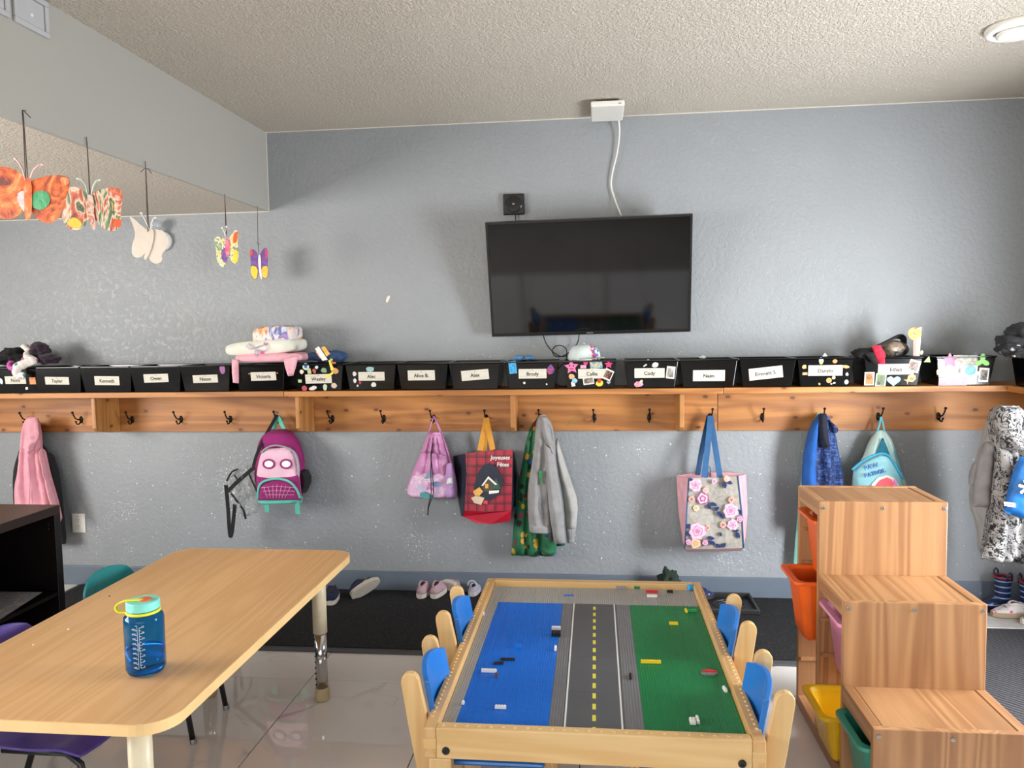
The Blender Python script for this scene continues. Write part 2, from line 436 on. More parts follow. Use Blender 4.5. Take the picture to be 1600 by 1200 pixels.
# ================================================================== SETTING
# floor: grout slab with separate tiles 0.6 x 1.2
fl = struct(MB().box(XL - .2, XR + .2, YB - .2, .2, -.12, -.004).build('floor', M_GROUT))
tile_me = MB().box(-.2985, .2985, -.5985, .5985, -.006, 0).build('floor_tile', M_TILE, fl, bevel=.0015)
first = True
for i in range(-8, 7):
    for j in range(-5, 2):
        cx = -.955 + .592 * i + .0; cy = -1.747 + 1.2 * (j + 1)
        x0 = cx - .294; x1 = cx + .294; y0 = cy - .5985; y1 = cy + .5985
        x0c, x1c, y0c, y1c = max(x0, XL), min(x1, XR), max(y0, YB), min(y1, 0)
        if x1c - x0c < .03 or y1c - y0c < .02: continue
        whole = (x0c == x0 and x1c == x1 and y0c == y0 and y1c == y1)
        if whole:
            if first: o = tile_me; o.scale.x = .985; first = False
            else: o = tile_me.copy(); COL.objects.link(o)
            o.location = (cx, cy, 0)
        else:
            MB().box(x0c - (x0c + x1c) / 2, x1c - (x0c + x1c) / 2, y0c - (y0c + y1c) / 2, y1c - (y0c + y1c) / 2, -.006, 0).build('floor_tile', M_TILE, fl, bevel=.0015).location = ((x0c + x1c) / 2, (y0c + y1c) / 2, 0)
struct(MB().box(XL - .2, XR + .2, YB - .2, .2, ZC, ZC + .15).build('ceiling', M_CEIL))
struct(MB().box(XL - .2, XR + .2, 0, .15, -.05, ZC).build('wall_back', M_WALL))
def wall_with_hole(name, axis, c0, c1, a0, a1, w0, w1, z0, z1, mat):
    m = MB()
    def b(p0, p1, q0, q1):
        if axis == 'X': m.box(c0, c1, p0, p1, q0, q1)
        else: m.box(p0, p1, c0, c1, q0, q1)
    b(a0, w0, 0, ZC); b(w1, a1, 0, ZC); b(w0, w1, 0, z0); b(w0, w1, z1, ZC)
    return struct(m.build(name, mat))
wall_with_hole('wall_right', 'X', XR, XR + .2, YB, 0, *WIN_R, M_WALL)
wall_with_hole('wall_left', 'X', XL - .12, XL, YB, 0, *WIN_L, M_WALL)
wall_with_hole('wall_rear', 'Y', YB - .12, YB, XL, XR, *WIN_B, M_WALL)
def win_frame(name, axis, c, w0, w1, z0, z1, mull):
    m = MB(); t = .05
    def b(p0, p1, q0, q1):
        if axis == 'X': m.box(c - .03, c + .03, p0, p1, q0, q1)
        else: m.box(p0, p1, c - .03, c + .03, q0, q1)
    b(w0, w0 + t, z0, z1); b(w1 - t, w1, z0, z1); b(w0 + t, w1 - t, z0, z0 + t); b(w0 + t, w1 - t, z1 - t, z1)
    for k in range(1, mull): x = w0 + (w1 - w0) * k / mull; b(x - .025, x + .025, z0 + t, z1 - t)
    return struct(m.build(name, M_WHITE))
struct(MB().box(XL, XR, YB, YB + .015, .118, .86).build('trim_2', plain('green_panel', '#1f3a2c', .6, .1)))
win_frame('window_1', 'X', XR + .13, *WIN_R, 1)
win_frame('window_2', 'X', XL - .07, *WIN_L, 2)
win_frame('window_3', 'Y', YB - .07, *WIN_B, 3)
# dropped bulkhead along the left of the room: painted face, textured soffit
bk = struct(MB().box(XB - .02, XB, YB, 0, ZS, ZC).build('wall_bulkhead', M_SMOOTH))
struct(MB().box(XL, XB - .02, YB, 0, ZS, ZS + .04).build('ceiling_soffit', M_CEIL))
# thin caulk line where wall and ceiling meet
struct(MB().box(XB, XR, -.004, 0, ZC - .0035, ZC).box(XL, XB, -.004, 0, ZS - .0035, ZS).box(XB, XB + .003, -.003, 0, ZS, ZC - .0035).build('trim_1', plain('caulk', '#d8d2c6', .6, .1, 200)))
struct(MB().box(XL, XR, -.014, 0, 0, .118).build('baseboard_back', M_BASE, bevel=.003))
struct(MB().box(XR - .014, XR, YB, -.014, 0, .118).build('baseboard_right', M_BASE, bevel=.003))
def vent_panel(y0, y1, z0, z1, label):
    t = thing('access_panel', label, 'wall panel', (XB, (y0 + y1) / 2, z0))
    m = MB(); f = .018
    m.box(XB, XB + .012, y0, y1, z0, z0 + f); m.box(XB, XB + .012, y0, y1, z1 - f, z1); m.box(XB, XB + .012, y0, y0 + f, z0 + f, z1 - f); m.box(XB, XB + .012, y1 - f, y1, z0 + f, z1 - f)
    mt = plain('panel_paint', '#b2b3b6', .5, .02)
    m.build('frame', mt, t, bevel=.003)
    d = MB().box(XB, XB + .007, y0 + f + .002, y1 - f - .002, z0 + f + .002, z1 - f - .002).build('door', mt, t, bevel=.002)
    MB().lathe([(.006, 0), (.005, .003)], (XB + .007, (y0 + y1) / 2, z0 + .05), 12, 'X').build('latch', M_WHITE, d, org=tuple(t.location))
vent_panel(-1.925, -1.765, ZS + .315, ZC - .005, 'grey square access panel on bulkhead above the orange butterfly')
vent_panel(-2.12, -1.945, ZS + .315, ZC - .005, 'leftmost access panel on bulkhead, cut off by photo edge')

# floor mats
def mat_thing(x0, x1, y0, y1, label, col, rib=0):
    t = thing('door_mat', label, 'mat', ((x0 + x1) / 2, (y0 + y1) / 2, 0))
    nt = NT('mat_pile'); vec = nt.coord()
    sp = nt.ramp(nt.noise(vec, 110, 4, .75), [(.42, lin(col)), (.58, lin('#17171a')), (.7, lin('#4a4845'))])
    h = nt.noise(vec, 110, 4, .75)
    if rib:
        wv = nt.n('TexWave', {'bands_direction': 'DIAGONAL'}, Vector=vec, Scale=22., Distortion=1.5, Detail=2.)
        sp = nt.mix(nt.math('MULTIPLY', wv.outputs[1], .5), sp, lin('#6a6a70')); h = nt.math('ADD', h, wv.outputs[1])
    nt.p(Base_Color=sp, Roughness=.95); nt.bump(h, .8, .006)
    MB().box(x0, x1, y0, y1, 0.0005, .008).build('rubber_border', M_MATT, t, bevel=.003)
    MB().box(x0 + .03, x1 - .03, y0 + .045, y1 - .01, .008, .0125).build('pile', nt.m, t)
mat_thing(-3.13, 1.215, -.875, -.02, 'long black entrance mat along the wall under the coats', '#070708')
mat_thing(1.222, 2.27, -1.9, -.02, 'dark ribbed mat in the right corner beside wooden step unit', '#121214', 1)

# ================================================================== COAT RACK
ZSH = 1.192; SHD = .285        # shelf top, depth
bx = [at(p, 612, -SHD).x for p in (443, 1130)]
rack = thing('coat_rack', 'long pine coat shelf with black hooks running along the back wall', 'coat rack', (0, 0, .936))
segs = [(XL + .3, bx[0]), (bx[0] + .002, bx[1]), (bx[1] + .002, XR - .001)]
for i, (a, b) in enumerate(segs):
    MB().box(a, b, -SHD, -.001, ZSH - .03 - (0.001 if i == 1 else 0), ZSH - (0.001 if i == 1 else 0)).build('shelf_board', M_PINE, rack, bevel=.003)
bs = [at(p, 640, -.03).x for p in (155, 1121)]
segs = [(XL + .3, bs[0]), (bs[0] + .002, bs[1]), (bs[1] + .003, XR - .001)]
for a, b in segs:
    MB().box(a, b, -.024, -.001, .937, ZSH - .0315).build('back_board', M_PINE, rack, bevel=.002)
MB().box(XR - .285, XR - .001, -1.08, -SHD - .002, ZSH - .03, ZSH).build('shelf_board', wood('pine_shelf_side', '#c08142', '#8f5628', 'Y', 5, .5, True), rack, bevel=.003)
MB().box(XR - .024, XR - .001, -1.08, -.026, .937, ZSH - .0315).build('back_board', wood('pine_side', '#c08142', '#8f5628', 'Y', 5, .5, True), rack, bevel=.002)
for px in (140, 460, 797, 1063):
    x = at(px + 3, 640, -SHD + .02).x
    out = [(-.25, ZSH - .033), (-.026, ZSH - .033), (-.026, .94), (-.1, .945), (-.22, .965), (-.25, .985)]
    MB().prism(out, lambda p, q, d: (d, p, q), x - .011, x + .011).build('bracket', M_PINEV, rack, bevel=.002, fix=True)
# hooks
def hook_mesh():
    m = MB(); m.lathe([(.003, -.005), (.0105, -.004), (.0115, 0)], (0, 0, 0), 12, 'Y')
    vs = m.v; m.v = [(x, y, z * 1.9) for x, y, z in vs]
    m.tube([(0, -.002, .004), (0, -.025, .002), (0, -.045, .012), (0, -.058, .03), (0, -.066, .045)], [.0045, .004, .004, .0038, .0036], 8)
    m.blob((0, -.067, .049), (.0075, .0075, .0075), 0, 0, 1, 2)
    m.tube([(0, -.002, -.010), (0, -.018, -.024), (0, -.034, -.024), (0, -.042, -.012)], [.0042, .004, .0037, .0034], 8)
    m.blob((0, -.043, -.008), (.0062, .0062, .0062), 0, 0, 1, 2)
    return m
hk = None
HOOKX = [45, 127, 207, 283, 360, 436, 520, 600, 678, 760, 845, 929, 1014, 1109, 1191, 1284, 1372, 1466]
for px in HOOKX:
    p = at(px, 655, -.024)
    if hk is None: hk = hook_mesh().build('coat_hook', M_IRON, rack, smooth=True, org=(0, 0, 0)); o = hk
    else: o = hk.copy(); COL.objects.link(o)
    o.location = (p.x, -.0245, 1.012 - .936); o.rotation_euler = (0, 0, random.uniform(-.12, .12))
for yy in (-.5, -.95):
    o = hk.copy(); COL.objects.link(o); o.location = (XR - .0245, yy, 1.012 - .936); o.rotation_euler = (0, 0, R(-90))
MB().tube([at(x, y, -.0245) for x, y in ((886, 668), (890, 660), (897, 654), (905, 650), (911, 649))], .0012, 5).build('pen_mark', plain('green_pen', '#7d9440', .8), rack)

# ================================================================== STORAGE BINS
BW0 = .27; BH = .147
CARD = plain('card_stock', '#cbc6ba', .7, .03)
CARDLINE = plain('card_rule', '#8f8a80', .7, 0)
_stick = {}
def smat(c):
    if c not in _stick: _stick[c] = plain('sticker_' + c.strip('#'), c, .35, .12, 120)
    return _stick[c]
def two_tone(name, c1, c2, scale=60, thr=.5):
    if name in _M: return _M[name]
    t = NT(name); t.p(Base_Color=t.ramp(t.noise(t.coord(), scale, 3, .6, .5), [(thr - .06, c1), (thr + .06, c2)]), Roughness=.4); _M[name] = t.m; return t.m
PHOTO = two_tone('snapshot', '#2f4a3c', '#c9a48c', 90)
PHOTO2 = two_tone('snapshot_warm', '#5a2a24', '#d08c74', 90)
COMIC = two_tone('comic_print', '#2c4a9c', '#c93434', 110)
BLUEPR = two_tone('blue_print', '#3f9fd0', '#1f4f9a', 110, .58)
def make_bin(pxl, pxr, label, name_txt, card, stickers, yaw=0, Yf=-.272, depth=.235, pyb=608, group='black name bins on the coat shelf'):
    a, b = at(pxl, pyb, Yf), at(pxr, pyb, Yf)
    w0 = b.x - a.x; cx = (a.x + b.x) / 2; w1 = w0 + .035; d0, d1 = depth - .03, depth
    cy = Yf + d0 / 2 + .006
    t = thing('storage_bin', label, 'storage bin', (cx, cy, ZSH), R(yaw), group, local=True)
    m = MB(); T = .003
    def ring(w, d, z): return [(-w / 2, -d / 2, z), (w / 2, -d / 2, z), (w / 2, d / 2, z), (-w / 2, d / 2, z)]
    rings = [ring(w0, d0, .001), ring(w1, d1, BH - .008), ring(w1 + .012, d1 + .012, BH - .008), ring(w1 + .012, d1 + .012, BH), ring(w1 - 2 * T, d1 - 2 * T, BH), ring(w0 - 2 * T, d0 - 2 * T, .005)]
    vs = [p for r_ in rings for p in r_]; fs = []
    for i in range(5):
        for k in range(4): fs.append((i * 4 + k, i * 4 + (k + 1) % 4, (i + 1) * 4 + (k + 1) % 4, (i + 1) * 4 + k))
    fs += [(3, 2, 1, 0), (20, 21, 22, 23)]
    m.add(vs, fs).build('tub', M_BLACKP, t, bevel=.004, seg=2)
    def front(lx, lz, off): return (lx, -(d0 / 2 + (d1 - d0) / 2 * lz / BH) - off, lz)
    def loc(px, py):
        p = at(px, py, Yf - .008); return p.x - cx, p.z - ZSH
    px2m = .00333
    if card:
        cpx, cpy, cw, ch, tilt = card
        lx, lz = loc(cpx, cpy); out = rot2(rect(cw * px2m, ch * px2m), tilt)
        cd = MB().prism(out, lambda p, q, d: front(lx + p, lz + q, d), .0006, .0016).build('name_card', CARD, t, org=(0, 0, 0), fix=True)
        for dz in (.28, -.28):
            MB().prism(rot2([(x, y + dz * ch * px2m) for x, y in rect(cw * px2m * .92, .0009)], tilt), lambda p, q, d: front(lx + p, lz + q, d), .0016, .0018).build('ruled_line', CARDLINE, cd, org=(0, 0, 0), fix=True)
        MB().prism([(x, y + ch * px2m * .36) for x, y in ngon(8, .002)], lambda p, q, d: front(lx + p, lz + q, d), .0016, .002).build('dot', M_INK, cd, org=(0, 0, 0), fix=True)
        if name_txt:
            c_, s_ = math.cos(R(tilt)), math.sin(R(tilt))
            text_on('lettering', name_txt, .026, lambda x, y, z: front(lx + x * c_ - y * s_, lz + x * s_ + y * c_ - .002, .0019 + z), M_INK, cd, (0, 0, 0), .0002, 'CENTER', .0005)
    for stk in stickers:
        px, py, w, h, shp, c = stk[:6]; tl = stk[6] if len(stk) > 6 else 0
        lx, lz = loc(px, py); w *= px2m; h *= px2m
        out = {'r': lambda: rect(w, h), 'o': lambda: ngon(14, w / 2, h / 2), 's': lambda: star(5, w / 2), 'h': lambda: heart(w, h), 'c': lambda: clover(w / 2), 'f': lambda: fish(w, h), 'b': lambda: [(x * random.uniform(.75, 1.1), y * random.uniform(.75, 1.1)) for x, y in ngon(9, w / 2, h / 2)]}[shp]()
        out = rot2(out, tl)
        mt = c if not isinstance(c, str) else smat(c)
        e = MB().prism(out, lambda p, q, d: front(lx + p, lz + q, d), .0017, .0032).build('sticker', mt, t, org=(0, 0, 0), fix=True)
        if len(stk) > 7:
            for (dx, dy, ww, hh, cc) in stk[7]:
                MB().prism([(x + dx * w, y + dy * h) for x, y in ngon(8, ww * w / 2, hh * h / 2)], lambda p, q, d: front(lx + p, lz + q, d), .0032, .0038).build('sticker_print', smat(cc), e, org=(0, 0, 0), fix=True)
    return t
W_ = '#cfcdc6'
FACE = [(-.13, .08, .1, .14, '#3a2030'), (.13, .08, .1, .14, '#3a2030'), (0, -.12, .3, .06, '#3a2030')]
BIN = make_bin
BIN(-22, 56, 'leftmost black bin under floral scarf, orange sticker beside its card', 'Nora', (23, 594, 38, 13, 0), [(50, 595, 11, 12, 'r', '#d9813f'), (40, 607, 6, 6, 'b', W_), (1, 596, 6, 12, 'b', '#bcd6da')])
BIN(55, 125, 'plain black bin under the dark purple hat, second from left', 'Tayler', (88, 595, 43, 13, -1), [])
BIN(132, 203, 'plain black bin third from left, directly above the leftmost bracket', 'Kenneth', (166, 595, 44, 15, -1), [])
BIN(210, 280, 'plain black bin fourth from left, name card placed high', 'Owen', (243, 591, 43, 14, 1), [])
BIN(288, 357, 'black bin with red floral sticker at its right edge', 'Nixon', (320, 592, 43, 13, 1), [(348, 577, 11, 16, 'b', two_tone('floral_sticker', '#b03050', '#7a6ab0', 140))])
BIN(373, 442, 'black bin stuffed with pink blanket and folded towels', 'Victoria', (411, 588, 43, 14, 1), [(389, 584, 3, 5, 's', '#d99a3a'), (433, 583, 3, 5, 's', '#d99a3a')])
BIN(466, 533, 'black bin with many stickers and a paper flag taped on', 'Wesley', (497, 592, 44, 15, 1),
    [(478, 573, 11, 11, 'o', '#b9d6de', 0, [(0, 0, .5, .5, '#4a5a8a')]), (471, 581, 8, 8, 'b', '#e0cdb0'), (483, 580, 6, 9, 'r', '#b7ba7c', 8), (491, 580, 6, 9, 'b', '#b0504a', 15), (495, 574, 6, 6, 'b', '#c6d2da'), (506, 578.5, 11, 10, 'b', '#7f9a78'), (523, 579, 14, 11, 'b', '#c99560'), (522, 568, 7, 5, 'r', '#d8705a'), (468, 595.5, 6, 5, 'r', '#a9c08a'), (474.5, 607, 9, 9, 'o', '#b04a58'), (488.5, 606.5, 15, 7, 'b', '#cfc8be', 12), (507, 605.5, 8, 11, 'b', '#b9c4ae', -20), (521, 602.5, 11, 9, 'b', '#c4b2a4')])
BIN(546, 615, 'black bin with pale ghost sticker below its card, left of plain bins', 'Alec', (580, 588, 43, 14, 0), [(578, 577, 16, 8, 'b', '#8fb2b8'), (553.5, 584, 7, 8, 'b', W_), (554, 595, 6, 8, 'b', W_), (562, 598, 4, 5, 'b', '#b83a5a'), (583, 601, 9, 9, 'b', W_), (558, 603, 4, 4, 'b', W_)])
BIN(627, 696, 'plain black bin with level card, right of the ghost sticker bin', 'Alice B.', (658, 586.5, 44, 16, 0), [])
BIN(708, 777, 'plain black bin with tilted card at lower left of television', 'Alex', (742, 586, 44, 16, 4), [])
BIN(795, 867, 'black bin with blue picture sticker and red comic sticker', 'Brody', (832, 584, 44, 15, 0), [(801, 574, 12, 20, 'r', BLUEPR, 5), (860, 578, 13, 16, 'b', COMIC), (819, 598.5, 4, 4, 'o', W_), (854, 600.5, 3, 3, 'b', W_)])
BIN(887, 959, 'black bin with pink smiling star sticker, white cap on top', 'Callie', (925, 584, 43, 15, 0),
    [(893, 573.5, 23, 23, 's', '#e0709c', 5, FACE), (951, 569.5, 13, 13, 's', '#dc3c7c', 0, FACE), (915, 568, 7, 7, 'h', '#d83a78'), (911.5, 573, 9, 5, 'r', '#d89ab0'), (931.5, 570, 19, 12, 'r', two_tone('sticker_map', '#4a90c8', '#e0b83a', 100), 6), (950, 585.5, 14, 17, 'r', W_, -25), (950, 585.5, 11, 12, 'r', PHOTO2, -25), (919.5, 595, 17, 12, 'r', W_, 8), (919.5, 595, 14, 8, 'r', PHOTO, 8), (937, 599, 13, 13, 'b', '#e6c83c', 0, [(-.05, .3, .5, .6, '#b43830')]), (893, 588, 10, 9, 'b', '#d0a078'), (898, 595, 10, 9, 'b', '#86bcd8'), (895.5, 600.5, 6, 7, 'r', W_, 10), (951, 598, 6, 5, 'h', '#9aa4b0')])
BIN(982, 1054, 'black bin with pastel boat sticker and photo right of card', 'Cody', (1015, 583, 46, 15, 0), [(1048, 582, 13, 19, 'r', W_, -6), (1047.5, 582, 9, 14, 'r', PHOTO, -6), (1023.5, 570.5, 12, 9, 'b', '#b9bcbc'), (1008, 571, 6, 2, 'r', W_, 35), (1013, 563, 5, 3, 'b', W_), (998, 601, 14, 10, 'b', two_tone('boat_sticker', '#e07a6a', '#c8a8dc', 90)), (1002.5, 596, 5, 5, 'b', '#f0d68a')])
BIN(1068, 1146, 'plain black bin with white bordered card, right of boat sticker bin', 'Naim', (1108, 587, 48, 17, 0), [])
BIN(1161, 1237, 'plain black bin with strongly tilted card left of cracker stickers', 'Emmett S.', (1197, 583, 50, 18, 6), [])
BIN(1251, 1327, 'black bin with small round cracker stickers around its card', 'Danylo', (1290, 579, 50, 16, 0), [(1283, 564, 7, 12, 'b', '#a8c4ce', 0, [(0, -.25, .7, .4, '#d8c34a')]), (1304.5, 564.5, 7, 6, 'o', '#d08a4a'), (1257, 573, 7, 7, 'b', '#d9a56a'), (1258, 584, 7, 4, 'r', '#c89a6a'), (1322, 573, 12, 5, 'b', '#cf9a5f', -10), (1296, 594.5, 8, 8, 'o', '#d8955a', 0, FACE), (1303.5, 590, 6, 6, 'b', '#e0c48a'), (1281, 600, 3, 4, 'b', '#d8a45a'), (1300, 600, 3, 3, 'b', W_), (1304.5, 598.5, 4, 3, 'b', W_), (1323.5, 597, 6, 7, 'o', '#c8c8c4'), (1324, 585, 5, 6, 'b', '#b0b0a8')])
BIN(1356, 1434, 'black bin with heart and fish stickers under red and black hat', 'Ethan', (1401, 577, 51, 16, 0), [(1360, 592, 14, 20, 'r', W_), (1360, 592, 11, 17, 'r', '#e0942e', 0, [(0, .12, .7, .42, '#8a4420'), (0, .14, .35, .22, '#e8b04a')]), (1378, 594, 15, 20, 'r', W_, -3), (1378, 594, 12, 17, 'r', '#74ae34', -3, [(-.2, -.3, .35, .25, '#2a3a22')]), (1398, 595, 20, 16, 'h', '#86c6cc', 0, [(-.22, .1, .4, .6, '#e0e0e6')]), (1424, 592, 17, 12, 'f', '#eaa860', 35, [(.1, 0, .4, .4, '#e2683c')]), (1429, 572, 16, 18, 'r', W_, -14), (1428, 572, 12, 13, 'r', PHOTO2, -14)], yaw=-1)
BIN(1467, 1547, 'black bin with green clover sticker beside the corner', 'E', (1500, 579, 50, 15, 0), [(1491, 577, 0.1, .1, 'r', W_), (1484, 563.5, 24, 18, 's', '#e84a86', 4, FACE), (1508, 563, 34, 16, 'r', two_tone('clear_pocket', '#7e7e70', '#aaa698', 70)), (1490, 597, 40, 14, 'r', two_tone('pocket_stickers', '#a89490', '#9485a2', 90)), (1535, 564, 22, 22, 'c', '#86d860'), (1517, 579, 15, 15, 'o', '#2f86d4', 0, [(.1, .1, .5, .5, '#4a9ae0')]), (1538, 586, 14, 21, 'r', W_, -3), (1538, 586, 10, 16, 'r', PHOTO, -3), (1516, 596, 12, 11, 'b', '#e6d6a0', 0, FACE), (1528.5, 583, 5, 7, 'b', '#e0b6c4'), (1467.5, 564.5, 5, 8, 'b', '#e08ab0'), (1466.5, 581, 5, 10, 'b', '#d8b46a')])
# bins standing on the side shelf
def side_bin(y, label):
    t = make_bin(1400, 1474, label, None, None, [], group='black name bins on the coat shelf')
    t.location = (XR - .155, y, ZSH); t.rotation_euler = (0, 0, R(-90))
    return t
sb = side_bin(-.415, 'black bin on the right wall shelf under dark grey clothes')
cdo = MB().box(-.06, .06, -.121, -.1195, .06, .105)
t_ = MB().prism(rect(.075, .05), lambda p, q, d: (-.135 - d, .02 + p * .8, .085 + q), .0, .0015).build('name_card', CARD, sb, org=(0, 0, 0), fix=True)

# ================================================================== THINGS ON THE BINS
ZT = ZSH + BH + .001
def fab(c, **k): return fabric('cloth_' + c.strip('#'), c, **k)
def patterned(name, base, cols, scale=26, thr=.38, rough=.85, coord='Object'):
    """cloth with scattered coloured spots"""
    if name in _M: return _M[name]
    t = NT(name); vec = t.coord(coord)
    dv = t.n('VectorMath', {'operation': 'ADD'}); t.set(dv.inputs[0], vec)
    nz = t.n('TexNoise', Vector=vec, Scale=scale * 1.3, Detail=2.); sc_ = t.n('VectorMath', {'operation': 'SCALE'}, _0=nz.outputs[1]); sc_.inputs['Scale'].default_value = .45 / scale
    t.set(dv.inputs[1], sc_.outputs[0])
    vo = t.n('TexVoronoi', Vector=dv.outputs[0], Scale=scale)
    sepc = t.n('SeparateColor', Color=vo.outputs['Color'])
    pick = t.ramp(sepc.outputs[0], [(i / len(cols), c) for i, c in enumerate(cols)], 'CONSTANT')
    spot = t.ramp(vo.outputs['Distance'], [(thr, (1, 1, 1)), (thr + .04, (0, 0, 0))])
    b = lin(base); bb = t.ramp(t.noise(vec, 12, 3), [(.3, tuple(x * .85 for x in b[:3]) + (1,)), (.7, b)])
    t.p(Base_Color=t.mix(spot, bb, pick), Roughness=rough); t.bump(t.noise(vec, 60, 3), .2, .004)
    _M[name] = t.m; return t.m
def scarf(name, label, cat, pts, Y, r, mat, seed=0, flat=.6):
    m = MB(); P = [at(x, y, Y if len(q) == 0 else q[0]) for x, y, *q in pts]
    # resample smoothly
    Q = []
    for i in range(len(P) - 1):
        p0, p1, p2, p3 = P[max(i - 1, 0)], P[i], P[i + 1], P[min(i + 2, len(P) - 1)]
        for k in range(8):
            t = k / 8; Q.append(.5 * ((2 * p1) + (-p0 + p2) * t + (2 * p0 - 5 * p1 + 4 * p2 - p3) * t * t + (-p0 + 3 * p1 - 3 * p2 + p3) * t ** 3))
    Q.append(P[-1]); n = len(Q)
    rs = [r * (.65 + .35 * math.sin(PI * min(1, max(0.06, i / n)))) * (1 + .25 * mnoise.noise(Vector((i * .35, seed, 0)))) for i in range(n)]
    m.tube(Q, rs, 14, flat=flat)
    m.v = [tuple(Vector(v) + Vector((mnoise.noise(Vector(v) * 30 + Vector((seed, 0, 0))), mnoise.noise(Vector(v) * 30 + Vector((0, seed, 9))), mnoise.noise(Vector(v) * 30 + Vector((4, 0, seed))))) * r * .3) for v in m.v]
    o = m.build(name, mat, None, smooth=True)
    return tag(o, label, cat)
M_FLORALW = patterned('floral_scarf', '#e4ddd8', ['#d05a8a', '#e4ddd8', '#4a8a7a', '#e4ddd8', '#b89ab0'], 34, .34)
scarf('scarf', 'white floral scarf spilling over the front of leftmost bin', 'scarf', [(38, 540, -.19), (46, 548, -.22), (42, 556, -.25), (52, 562, -.28), (40, 568, -.30), (28, 572, -.325), (26, 584, -.325), (38, 588, -.318)], -.27, .024, M_FLORALW, 1)
def crumple(name, label, cat, lumps, mat, seed=0, amp=.35, freq=1.7, squash=None):
    m = MB()
    for i, (px, py, Y, rx, ry, rz) in enumerate(lumps):
        m.blob(at(px, py, Y), (rx, ry, rz), seed + i * 3, amp, freq, 4, squash)
    return tag(m.build(name, mat, None, smooth=True), label, cat)
M_VELVET = fab('#2a1828', sheen=.12, bump=.5)
crumple('scarf', 'black crumpled scarf lying in the leftmost bin', 'scarf', [(20, 552, -.2, .06, .06, .035), (6, 562, -.2, .06, .06, .03), (30, 559, -.2, .05, .06, .03)], fab('#101013', bump=.6), 3)
crumple('hat', 'dark plum velvet hat heaped on the second bin', 'hat', [(62, 548, -.18, .055, .06, .042), (76, 561, -.2, .06, .06, .028), (52, 560, -.18, .05, .06, .03)], M_VELVET, 8)
m = MB(); c = at(26, 566, -.25)
m.tube([(c.x + .04 * math.cos(a), c.y + .03 * math.sin(a), c.z + .028 * math.sin(a) - .006) for a in [2 * PI * i / 24 for i in range(24)]], .014, 8, True, flat=1)
tag(m.build('headband', fab('#c05aa6'), smooth=True), 'magenta cloth headband beside floral scarf on leftmost bin', 'headband')

# folded pile on the fifth-from-left stickered bin
def folded(name, label, cat, pxl, pxr, pyt, pyb, Yf, depth, mat, layers=2, seed=0, tilt=0.0):
    a, b = at(pxl, pyb, Yf), at(pxr, pyt, Yf)
    t = thing(name, label, cat, ((a.x + b.x) / 2, Yf + depth / 2, a.z))
    H = (b.z - a.z) / layers
    for k in range(layers):
        z0 = a.z + k * H; nu, nv = 28, 12; m = MB()
        hw = (b.x - a.x) / 2 * (1 - .08 * ((k + seed) % 2)); cx = (a.x + b.x) / 2 + .012 * math.sin(seed + k * 2)
        out = []
        for i in range(nu):
            ang = 2 * PI * i / nu; ca, sa = math.cos(ang), math.sin(ang)
            out.append((abs(ca) ** .6 * math.copysign(1, ca), abs(sa) ** .45 * math.copysign(1, sa)))
        base = 0
        for j in range(nv + 1):
            yy = Yf + depth * j / nv; ww = min(1, (.78 + 2 * min(j / nv, 1 - j / nv)))
            for (ox, oz) in out:
                nx = mnoise.noise(Vector((ox * 1.5 + seed, yy * 9, k * 3.1)))
                m.v.append((cx + ox * hw * (.9 + .1 * ww) + .006 * nx, yy, z0 + H / 2 + oz * H / 2 * .97 * ww + tilt * ox * hw + .004 * mnoise.noise(Vector((ox * 4, yy * 16, seed + k)))))
        for j in range(nv):
            for i in range(nu):
                p, q = j * nu + i, j * nu + (i + 1) % nu; m.f.append((p, p + nu, q + nu, q))
        m.f.append(tuple(reversed([nv * nu + i for i in range(nu)])));  m.f.append(tuple(range(nu)))
        m.build('fold', mat, t, smooth=True, fix=True)
    return t
M_TIE = NT('tie_dye'); _v = M_TIE.coord('Object', (1, 1, .6)); M_TIE.p(Base_Color=M_TIE.ramp(M_TIE.noise(_v, 16, 2, .5, 1.5), [(.28, '#b04a58'), (.38, '#e08a3a'), (.46, '#e8cfc0'), (.55, '#dcd6d8'), (.62, '#5a6fae'), (.72, '#b88ac0')]), Roughness=.9); M_TIE = M_TIE.m
M_TOWEL = patterned('printed_towel', '#dcdcd0', ['#dcdcd0', '#d86a98', '#dcdcd0', '#c78aa8', '#dcdcd0'], 17, .22)
pile_pink = thing('blanket', 'pink fleece blanket folded over the rim of its bin', 'blanket', at(410, 566, -.2))
M_FLEECE = fab('#e7a9b6', bump=.5)
MB().drape([(363, 561), (362, 571), (364, 598)], [(372, 562), (373, 572), (373, 599)], -.29, .03, 10, 20, [(1, .004, 0)], wtop=.2).build('hanging_corner', M_FLEECE, pile_pink, smooth=True)
MB().drape([(443, 561), (445, 573), (450, 588)], [(466, 556), (463, 572), (458, 587)], -.29, .03, 10, 20, [(1.5, .005, .2)], wtop=.2).build('hanging_corner', M_FLEECE, pile_pink, smooth=True)
f_ = folded('tmp', 'x', 'x', 364, 468, 551, 567, -.285, .22, M_FLEECE, 1, 2)
for ch in list(f_.children):
    ch.parent = pile_pink; ch.location = f_.location - pile_pink.location; ch.name = 'fold'
bpy.data.objects.remove(f_)
folded('towel', 'white folded towel with pink printed figures on pink blanket', 'towel', 354, 462, 530, 556, -.275, .2, M_TOWEL, 1, 4, .06)
folded('towel', 'tie-dye orange and blue rolled towel on top of the pile', 'towel', 388, 455, 508, 538, -.262, .16, M_TIE, 1, 1, .06)
